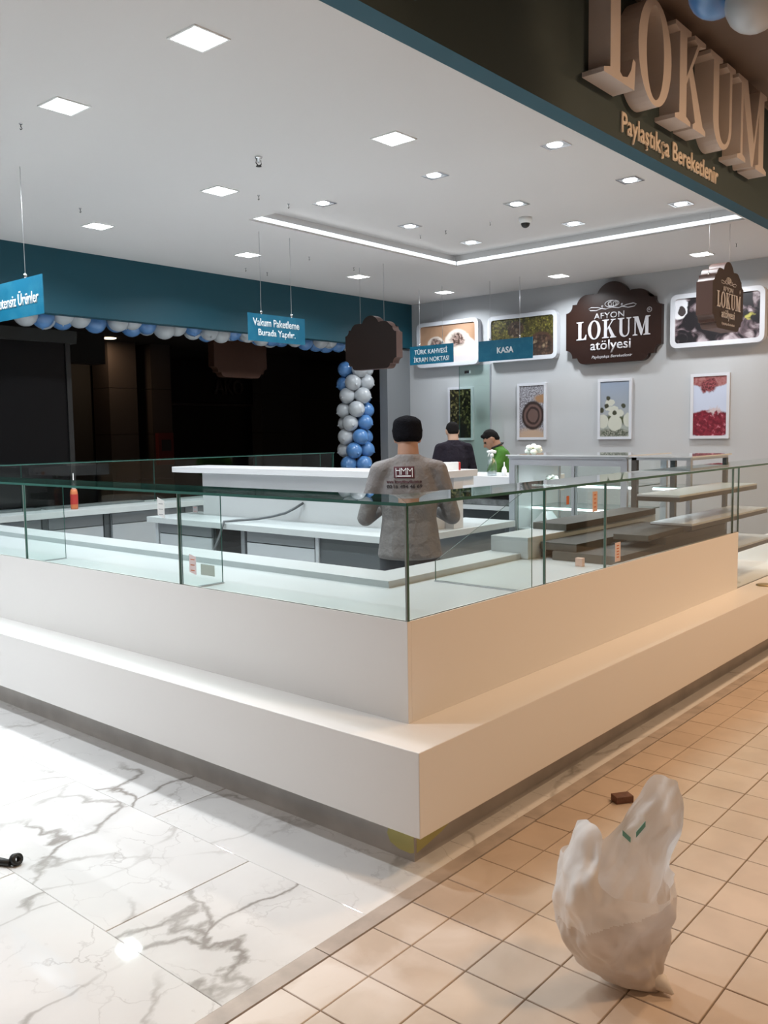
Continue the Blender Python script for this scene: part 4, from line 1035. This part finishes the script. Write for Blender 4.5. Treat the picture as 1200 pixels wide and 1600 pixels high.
for p_, bl, s_ in (((4.80, 1.66, 3.65), False, 1.25), ((4.86, 1.885, 3.80), True, 1.2), ((5.03, 1.70, 3.775), True, 1.2), ((4.55, 1.82, 3.92), False, 1.15), ((4.9, 1.55, 3.95), False, 1.2), ((5.2, 1.50, 3.72), False, 1.2), ((5.05, 1.75, 4.0), True, 1.2), ((5.35, 1.45, 3.9), True, 1.2)):
    p_ = (p_[0]+.04, p_[1]-.045, p_[2]+.085)
    put_balloon(b3, p_, bl, s_, (PI*.9, .3, 0))
MB().tube([(4.9, 1.65, 3.95), (4.9, 1.65, 4.55)], .003, 'wire', 5).make('string', b3)

# ------------------------------------------------------------------ dark mall beyond
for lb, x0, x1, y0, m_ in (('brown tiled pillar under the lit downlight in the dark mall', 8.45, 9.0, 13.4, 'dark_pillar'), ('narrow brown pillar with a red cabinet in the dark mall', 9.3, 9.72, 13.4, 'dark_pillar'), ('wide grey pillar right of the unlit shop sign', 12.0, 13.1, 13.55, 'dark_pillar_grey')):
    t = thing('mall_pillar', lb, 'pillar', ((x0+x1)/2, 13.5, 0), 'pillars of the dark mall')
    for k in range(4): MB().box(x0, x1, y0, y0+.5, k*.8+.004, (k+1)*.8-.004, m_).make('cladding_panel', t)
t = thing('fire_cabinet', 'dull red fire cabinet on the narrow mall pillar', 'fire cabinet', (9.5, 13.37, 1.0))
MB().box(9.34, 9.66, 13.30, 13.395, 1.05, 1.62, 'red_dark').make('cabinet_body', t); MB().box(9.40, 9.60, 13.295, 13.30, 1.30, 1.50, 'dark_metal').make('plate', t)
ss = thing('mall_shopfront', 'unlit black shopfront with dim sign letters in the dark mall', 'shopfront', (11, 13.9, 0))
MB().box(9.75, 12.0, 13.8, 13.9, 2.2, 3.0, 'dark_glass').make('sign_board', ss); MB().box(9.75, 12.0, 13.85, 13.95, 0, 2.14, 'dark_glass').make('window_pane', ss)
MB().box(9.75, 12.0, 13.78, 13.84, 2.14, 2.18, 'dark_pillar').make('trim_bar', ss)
text_mesh('AKO', .72, .30, (11.0, 13.79, 2.36), (1, 0, 0), (0, 0, 1), .05, 'dark_pillar', 'lettering', ss, .01)
s2 = thing('mall_shopfront', 'unlit black shopfront right of the wide grey pillar in the dark mall', 'shopfront', (14, 13.9, 0))
MB().box(13.15, 16.5, 13.85, 13.95, 0, 3.1, 'dark_glass').make('window_pane', s2); MB().box(13.15, 16.5, 13.8, 13.85, 2.3, 2.33, 'dark_pillar').make('trim_bar', s2)
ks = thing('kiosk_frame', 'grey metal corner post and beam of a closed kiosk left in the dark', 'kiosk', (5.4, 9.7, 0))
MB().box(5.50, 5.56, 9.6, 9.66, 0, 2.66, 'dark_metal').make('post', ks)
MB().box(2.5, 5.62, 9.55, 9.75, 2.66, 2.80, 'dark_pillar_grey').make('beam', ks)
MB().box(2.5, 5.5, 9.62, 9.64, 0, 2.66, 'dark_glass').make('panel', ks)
ml = thing('mall_downlight', 'single warm downlight glowing in the dark mall beyond the teal band', 'ceiling light', (8.0, 12.45, 3.2))
MB().lathe([(0, -.012), (.11, -.012), (.12, 0)], (8.3, 13.1, 3.2), 'warm_glow', 18).make('diffuser', ml)
l = area('lamp', (.3, .6, -.03), .2, 9, WARM, parent=ml)

tag(MB().lathe([(0, .4805), (.055, .4805), (.06, .486), (.05, .490), (0, .488)], (6.27, 1.93, 0), 'brass', 20).make('brass_disc'), 'flat brass coloured disc lying on the lower step at the right edge', 'disc')
# ------------------------------------------------------------------ floor items
wb = thing('wood_block', 'small dark red-brown wooden block lying on the floor tiles', 'wood block', (3.38, 1.60, 0), rz=-.62, world_children=False)
MB().box(-.04, .04, -.026, .026, 0, .030, 'wood_block').make('block', wb, bevel=.003)
cs = thing('floor_fitting', 'small black plastic fitting lying on the white marble floor', 'fitting', (1.46, 3.10, 0))
MB().lathe([(.010, -.012), (.022, -.012), (.022, .012), (.010, .012), (.010, -.012)], (0, 0, 0), 'plastic_black', 14).make('ring', cs)
cs.children[-1].matrix_parent_inverse = Matrix(); cs.children[-1].location = (.012, -.02, .022); cs.children[-1].rotation_euler = (1.2, .5, 0)
MB().tube([(1.452, 3.085, .014), (1.43, 3.14, .013), (1.41, 3.19, .013)], [.012, .015, .010], 'plastic_black', 8).make('stem', cs)

# ------------------------------------------------------------------ plastic bag
def bag():
    bm = bmesh.new(); uvl = bm.loops.layers.uv.new('uv')
    rr = Vector((.652, -.758, 0)); ff = Vector((.758, .652, 0)); base = Vector((2.235, 1.02, 0))
    n = 128; rows_ = 72
    def interp(t, keys):
        for (t0, v0), (t1, v1) in zip(keys, keys[1:]):
            if t <= t1:
                q = (t-t0)/(t1-t0); q = q*q*(3-2*q); return v0+(v1-v0)*q
        return keys[-1][1]
    # left and right silhouette offsets by height fraction (metres along rr), depth half-width
    kl = [(0, .025), (.05, -.09), (.14, -.155), (.34, -.205), (.55, -.222), (.68, -.210), (.85, -.180), (1, -.170)]
    kr = [(0, .075), (.06, .082), (.16, .085), (.36, .088), (.55, .094), (.72, .098), (.85, .135), (1, .155)]
    kd = [(0, .03), (.06, .055), (.2, .10), (.5, .125), (.72, .15), (1, .15)]
    V = []
    for i in range(rows_+1):
        row = []
        for j in range(n):
            a = 2*PI*j/n; ca, sa = math.cos(a), math.sin(a)
            # rim height: high lobe at the right/back, smaller lobe at left, low front (sa<0) edge
            def bumpf(c0, w_): 
                d_ = abs((a-c0+PI) % (2*PI)-PI); return math.exp(-(d_/w_)**2)
            def bump4(c0, w_):
                d_ = abs((a-c0+PI) % (2*PI)-PI); return math.exp(-(d_/w_)**4)
            hr = .365 + .225*bump4(.78, .60) + .135*bump4(PI*1.10, .60) - .035*bumpf(PI*1.62, .6)
            h = hr*i/rows_
            t = min(1, h/.52)
            l_, r_e = interp(t, kl), interp(t, kr); cen = (l_+r_e)/2; hw = (r_e-l_)/2; dp = interp(t, kd)
            sx = math.copysign(abs(ca)**.85, ca); sy = math.copysign(abs(sa)**.85, sa)
            u_ = cen+hw*sx; v_ = dp*sy
            # folds: diagonal creases twisting towards the foot
            fold = .008*math.sin(4*a+h*16) + .0035*math.sin(9*a-h*26+1) + .0015*math.sin(19*a+h*50)
            k = 1+fold/.11*(.35+.65*min(1, h/.1))
            # flaps lean inwards (pinched) at the tips
            lean = bump4(PI*1.08, .6)*max(0, h-.38)*-.30
            v_extra = bump4(.78, .7)*max(0, h-.40)*-.35
            u_ = cen + (u_-cen)*k - lean; v_ = v_*k + v_extra
            v_ += .02*math.sin(h*14)
            z = h + .003*math.sin(7*a+h*30)*min(1, h*12)
            row.append(bm.verts.new(base + rr*u_ + ff*v_ + Vector((0, 0, max(.001, z)))))
        V.append(row)
    for i in range(rows_):
        for j in range(n):
            f = bm.faces.new((V[i][j], V[i][(j+1) % n], V[i+1][(j+1) % n], V[i+1][j])); f.smooth = True
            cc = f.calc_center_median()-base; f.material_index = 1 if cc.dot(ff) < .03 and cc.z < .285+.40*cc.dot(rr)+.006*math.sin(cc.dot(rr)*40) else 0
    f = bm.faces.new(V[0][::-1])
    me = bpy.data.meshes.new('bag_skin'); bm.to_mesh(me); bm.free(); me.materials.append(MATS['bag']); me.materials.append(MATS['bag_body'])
    t = thing('plastic_bag', 'crumpled white plastic bag standing open on the brown floor tiles', 'bag', base)
    o = bpy.data.objects.new('bag_skin', me); COL.objects.link(o); o.parent = t; o.matrix_parent_inverse = Matrix.Translation(-base)
    tx = bpy.data.textures.new('crumple', 'CLOUDS'); tx.noise_scale = .10; tx.noise_depth = 4
    d_ = o.modifiers.new('crumple', 'DISPLACE'); d_.texture = tx; d_.texture_coords = 'LOCAL'; d_.strength = .022; d_.mid_level = .5
    # foot corner puff
    MB().tube([base+rr*.03+Vector((0, 0, .02)), base+rr*.075-ff*.03+Vector((0, 0, .03)), base+rr*.095-ff*.055+Vector((0, 0, .012))], [.018, .024, .004], 'bag', 9).make('knotted_corner', t)
    for p0, p1 in (((.030, .10, .395), (.055, .095, .43)), ((-.005, .115, .395), (.02, .12, .37))):
        a = base+rr*p0[0]+ff*p0[1]+Vector((0, 0, p0[2])); b = base+rr*p1[0]+ff*p1[1]+Vector((0, 0, p1[2]))
        m = MB(); m.prism([a-ff*.012, b-ff*.012, b-ff*.012+Vector((0, 0, .016)), a-ff*.012+Vector((0, 0, .016))], ff*.002, 'bag_green'); m.make('green_print', t)
bag()

# ------------------------------------------------------------------ PEOPLE
def surface(name, prims, mat_name, voxel, parent, smooth=6, extra=None):
    """prims: (p, q, rp, rq, sides) chains of ellipsoids fused to one skin by a voxel remesh"""
    bm = bmesh.new()
    ico = bmesh.new(); bmesh.ops.create_icosphere(ico, subdivisions=2, radius=1); vv = [v.co.copy() for v in ico.verts]; ff = [[v.index for v in f.verts] for f in ico.faces]; ico.free()
    for (p_, q_, rp, rq, rot) in prims:
        p_, q_ = Vector(p_), Vector(q_); rp = Vector(rp if hasattr(rp, '__len__') else (rp,)*3); rq = Vector(rq if hasattr(rq, '__len__') else (rq,)*3)
        L = (q_-p_).length; step = max(.006, min(min(rp), min(rq))*.30); k = max(1, int(L/step))
        R = Matrix.Rotation(rot, 3, 'Z')
        for i in range(k+1):
            t = i/k; c_ = p_.lerp(q_, t); r = rp.lerp(rq, t)
            vs2 = [bm.verts.new(c_ + R @ Vector((v.x*r.x, v.y*r.y, v.z*r.z))) for v in vv]
            for f in ff: bm.faces.new([vs2[j] for j in f])
            if L < 1e-4: break
    me = bpy.data.meshes.new(name); bm.to_mesh(me); bm.free()
    o = bpy.data.objects.new('tmp', me); COL.objects.link(o)
    r = o.modifiers.new('r', 'REMESH'); r.mode = 'VOXEL'; r.voxel_size = voxel; r.use_smooth_shade = True
    s_ = o.modifiers.new('s', 'SMOOTH'); s_.factor = .5; s_.iterations = smooth
    dg = bpy.context.evaluated_depsgraph_get(); m2 = bpy.data.meshes.new_from_object(o.evaluated_get(dg)); m2.name = name
    bpy.data.objects.remove(o); bpy.data.meshes.remove(me)
    m2.materials.clear(); m2.materials.append(MATS[mat_name])
    for p_ in m2.polygons: p_.use_smooth = True; p_.material_index = 0
    ob = bpy.data.objects.new(name, m2); COL.objects.link(ob); ob.parent = parent
    return ob
def person(label, loc, face, H, pose, shirt, trousers, skin, top):
    """local frame: x = right hand side, y = forward; face = heading angle of forward"""
    t = thing('person', label, 'person', loc, rz=face-PI/2, world_children=False)
    s = H/1.75
    def V_(x, y, z): return Vector((x*s, y*s, z*s))
    lean = pose['lean']    # forward bend of the trunk (radians) about the hips
    hip = Vector((0, 0, .93))
    def tr(x, y, z):       # trunk point
        q = Vector((x, y, z)) - hip; c_, s_ = math.cos(lean), math.sin(lean)
        return Vector((q.x, q.y*c_+q.z*s_, -q.y*s_+q.z*c_)) + hip
    P = lambda v: v*s
    body, shirtp, legs, shoes = [], [], [], []
    def add(L, a, b, ra, rb): 
        f = lambda r: tuple(q*s for q in r) if hasattr(r, '__len__') else r*s
        L.append((a*s, b*s, f(ra), f(rb), 0))
    # legs
    for sg in (-1, 1):
        h_ = Vector((.095*sg, 0, .90)); k_ = Vector((.11*sg, .015, .49)); an = Vector((.115*sg, -.02, .09)); toe = Vector((.125*sg, .15, .035))
        add(body, h_, k_, .082, .055); add(body, k_, an, .052, .036); add(body, an, toe, .038, .03)
        add(legs, h_, k_, .098, .073); add(legs, k_, an+Vector((0, 0, .0)), .071, .060)
        add(shoes, an+Vector((0, -.03, -.04)), toe, (.046, .05, .045), (.042, .05, .033))
    add(body, Vector((0, 0, .90)), Vector((0, 0, 1.0)), (.155, .105, .09), (.14, .095, .09))
    add(legs, Vector((0, 0, .90)), Vector((0, 0, .97)), (.172, .122, .09), (.15, .105, .05))
    # trunk
    add(body, tr(0, 0, 1.0), tr(0, 0, 1.22), (.135, .09, .08), (.16, .10, .09))
    add(body, tr(0, 0, 1.22), tr(0, -.01, 1.42), (.165, .105, .09), (.14, .08, .05))
    add(body, tr(0, -.01, 1.42), tr(0, .012, 1.53), (.072, .070, .06), (.066, .066, .05))
    add(shirtp, tr(0, 0, .865), tr(0, 0, 1.08), (.206, .150, .022), (.176, .122, .05))
    add(shirtp, tr(0, 0, 1.08), tr(0, -.005, 1.26), (.172, .120, .06), (.188, .125, .08))
    add(shirtp, tr(0, -.005, 1.26), tr(0, -.012, 1.395), (.188, .122, .06), (.158, .10, .055))
    add(shirtp, tr(0, -.012, 1.41), tr(0, -.003, 1.480), (.12, .085, .03), (.078, .078, .012))
    # shoulders and arms
    for sg, key in ((-1, 'left'), (1, 'right')):
        sh = tr(.176*sg, -.008, 1.385); el, wr = pose[key]; el = Vector(el); wr = Vector(wr)
        add(body, tr(.08*sg, -.01, 1.41), sh, .055, .052); add(body, sh, el, .05, .038); add(body, el, wr, .038, .026)
        add(shirtp, tr(.06*sg, -.01, 1.425), sh, (.07, .07, .050), (.064, .066, .062)); add(shirtp, sh, el, .064, .055)
        if pose['long']: add(shirtp, el, el.lerp(wr, .86), .054, .040)
        else: pass
        # hand: palm, four bent fingers, thumb
        d_ = (wr-el).normalized(); side = d_.cross(Vector((0, 0, 1))).normalized()*(1 if sg > 0 else -1); dn = d_.cross(side).normalized()
        if dn.z > 0: dn = -dn
        pc = wr + d_*.055
        add(body, wr, pc+d_*.02, (.028, .028, .022), (.036, .036, .016))
        for k in range(4):
            off = side*((k-1.5)*.0225); r0 = .0098; ln = (.074, .082, .078, .062)[k]
            k0 = pc+d_*.035+off; k1 = k0+d_*ln*.5+dn*.012; k2 = k1+d_*ln*.28+dn*.03; k3 = k2+dn*.02
            add(body, pc+off*.8, k0, r0+.002, r0+.001); add(body, k0, k1, r0+.001, r0); add(body, k1, k2, r0, r0-.001); add(body, k2, k3, r0-.001, r0-.002)
        tb = wr+d_*.025-side*.028; add(body, tb, tb+d_*.03-side*.022+dn*.008, .014, .0115); add(body, tb+d_*.03-side*.022+dn*.008, tb+d_*.058-side*.022+dn*.02, .0115, .0095)
    # head
    nod = pose['nod']; hc = tr(0, .02, 1.50) + Vector((0, .05*math.sin(nod)+.02, .112*math.cos(min(nod, .6))-.030))
    def hd(x, y, z):
        c_, s_ = math.cos(nod), math.sin(nod); q = Vector((x, y, z)); q = Vector((q.x, q.y*c_+q.z*s_, -q.y*s_+q.z*c_)); return hc+q
    add(body, hd(0, -.012, .02), hd(0, -.012, .02), (.078, .094, .092), (.078, .094, .092))
    add(body, hd(0, .028, -.02), hd(0, .050, -.085), (.062, .055, .06), (.034, .030, .026))
    add(body, hd(0, .03, -.04), hd(0, .03, -.07), (.056, .045, .04), (.045, .04, .03))
    add(body, hd(0, -.03, -.04), tr(0, .0, 1.48), (.064, .064, .05), (.068, .068, .05))
    add(body, hd(0, .084, .008), hd(0, .106, -.030), .010, .0135)          # nose
    add(body, hd(-.03, .074, .030), hd(.03, .074, .030), .013, .013)        # brow
    add(body, hd(-.018, .083, -.058), hd(.018, .083, -.058), (.010, .009, .007), (.010, .009, .007))  # lips
    for sg in (-1, 1): add(body, hd(.078*sg, -.012, .018), hd(.077*sg, -.010, -.022), (.009, .018, .02), (.008, .011, .012))  # ears
    surface('body', body, skin, .0085*s, t, 3)
    surface('shirt', shirtp, shirt, .011, t, 7)
    surface('trousers', legs, trousers, .013, t, 6)
    surface('shoes', shoes, 'shoe', .010, t, 3)
    for sg in (-1, 1):
        e_ = MB().sphere(hd(.031*sg, .077, .008)*s, .0125*s, 'eye', 10, 8).make('eye', t)
    hp_ = []
    if top == 'cap':
        add(hp_, hd(0, -.012, .050), hd(0, -.018, .085), (.098, .114, .075), (.094, .108, .060))
        add(hp_, hd(0, -.022, .005), hd(0, -.014, .045), (.094, .104, .045), (.097, .112, .06))
        surface('knit_cap', hp_, 'knit', .010, t, 4)
    else:
        add(hp_, hd(0, -.020, .045), hd(0, -.022, .055), (.083, .094, .082), (.080, .090, .076))
        add(hp_, hd(0, -.055, -.005), hd(0, -.045, .04), (.070, .060, .045), (.08, .07, .06))
        if top == 'fringe': add(hp_, hd(-.035, .055, .085), hd(.035, .055, .085), (.028, .030, .024), (.028, .030, .024))
        surface('hair', hp_, 'hair', .008, t, 3)
    return t, tr, s

# man at the island, back to us
yaw0 = math.radians(41)
m1, tr1, s1 = person('person in grey long-sleeved top and black knit cap, standing with back turned at the island', (4.02, 3.26, 0), yaw0+.04, 1.70,
    dict(lean=.06, nod=.30, long=True, left=((-.265, .03, 1.10), (-.15, .25, 1.14)), right=((.265, .03, 1.10), (.15, .25, 1.14))), 'shirt_grey', 'trousers', 'skin', 'cap')
def on_back(mesh_ob, par, person_ob):
    """lay flat print on the curved back of the shirt"""
    sh = [c_ for c_ in person_ob.children if c_.name.startswith('shirt')][0]
    from mathutils.bvhtree import BVHTree
    tree = BVHTree.FromPolygons([v.co.copy() for v in sh.data.vertices], [tuple(p_.vertices) for p_ in sh.data.polygons])
    for v in mesh_ob.data.vertices:
        off = v.co.y
        h = tree.ray_cast(Vector((v.co.x, -1, v.co.z)), Vector((0, 1, 0)))
        if h[0]: v.co = Vector((v.co.x, h[0].y-.002-off*2.2, v.co.z))
def patch(x0, x1, z0, z1, m_, off, n=14, k=8):
    mb = MB(); kk = mb.mi(m_); g = [[mb.bm.verts.new((x0+(x1-x0)*i/n, off, z0+(z1-z0)*j/k)) for i in range(n+1)] for j in range(k+1)]
    for j in range(k):
        for i in range(n): mb.bm.faces.new((g[j][i], g[j][i+1], g[j+1][i+1], g[j+1][i])).material_index = kk
    o = mb.make('shirt_print', None, recalc=False); return o
def shirt_print(o):
    o.parent = m1; o.matrix_parent_inverse = Matrix()
    for v in o.data.vertices: v.co.x -= .032
    on_back(o, m1, m1)
zc = 1.338
o = patch(-.060, .058, zc-.032, zc+.034, 'shirt_logo', 0, 30, 18); shirt_print(o)
lm = MB()
def bar(a, b, w_=.0035):
    a = Vector((a[0], 0, a[1])); b = Vector((b[0], 0, b[1])); d_ = (b-a).normalized(); n_ = Vector((-d_.z, 0, d_.x))*w_/2
    kk = lm.mi('white_print'); q = [lm.bm.verts.new(p_+Vector((0, .0015, 0))) for p_ in (a-n_, b-n_, b+n_, a+n_)]; lm.bm.faces.new(q)
T, Bm = zc+.026, zc-.012
bar((-.048, T), (-.048, Bm-.014)); bar((-.026, T), (-.026, Bm)); bar((-.048, zc+.012), (-.026, zc+.012))
for x0 in (-.018, .018):
    bar((x0, T), (x0, Bm)); bar((x0+.028, T), (x0+.028, Bm-(.014 if x0 > 0 else 0))); bar((x0, T), (x0+.014, zc+.008)); bar((x0+.014, zc+.008), (x0+.028, T))
bar((-.042, zc-.020), (.038, zc-.020), .006)
shirt_print(lm.make('shirt_print', None, recalc=False))
for s_, w_, h_, z_, b_ in (('www.hmmmimarlik.com.tr', .205, .020, zc-.062, .03), ('0216 494 46 69', .205, .020, zc-.090, .03)):
    tm = text_mesh(s_, w_, h_, (-.102, 0, z_), (1, 0, 0), (0, 0, 1), .0002, 'black_print' if s_[0] == '0' else 'shirt_logo', 'shirt_print', None, b_)
    for v in tm.data.vertices: v.co.y = .0012
    shirt_print(tm)
# man in dark shirt, back to us, farther
person('person in dark shirt with short black hair, standing with back turned beyond the island', (8.60, 6.265, 0), yaw0+.15, 1.735,
    dict(lean=.10, nod=.25, long=False, left=((-.25, .06, 1.10), (-.14, .30, 1.05)), right=((.25, .06, 1.10), (.14, .30, 1.05))), 'shirt_dark', 'trousers', 'skin_light', 'hair')
# man in green, in profile, bending to the left
g3, tr3, s3 = person('person in green long-sleeved top seen in profile, bending over the counter', (8.75, 5.50, 0), math.atan2(.758, -.652), 1.70,
    dict(lean=.42, nod=.55, long=True, left=((-.24, .32, 1.08), (-.12, .48, .95)), right=((.25, .28, 1.08), (.12, .48, .95))), 'shirt_green', 'trousers', 'skin', 'fringe')
cl = []
for k in range(12):
    a = 2*PI*k/12; q0 = tr3(.078*math.cos(a), .078*math.sin(a)-.004, 1.488); cl.append(q0*s3)
MB().tube(cl+[cl[0], cl[1]], .011, 'collar_dark', 8, caps=False).make('collar', g3)
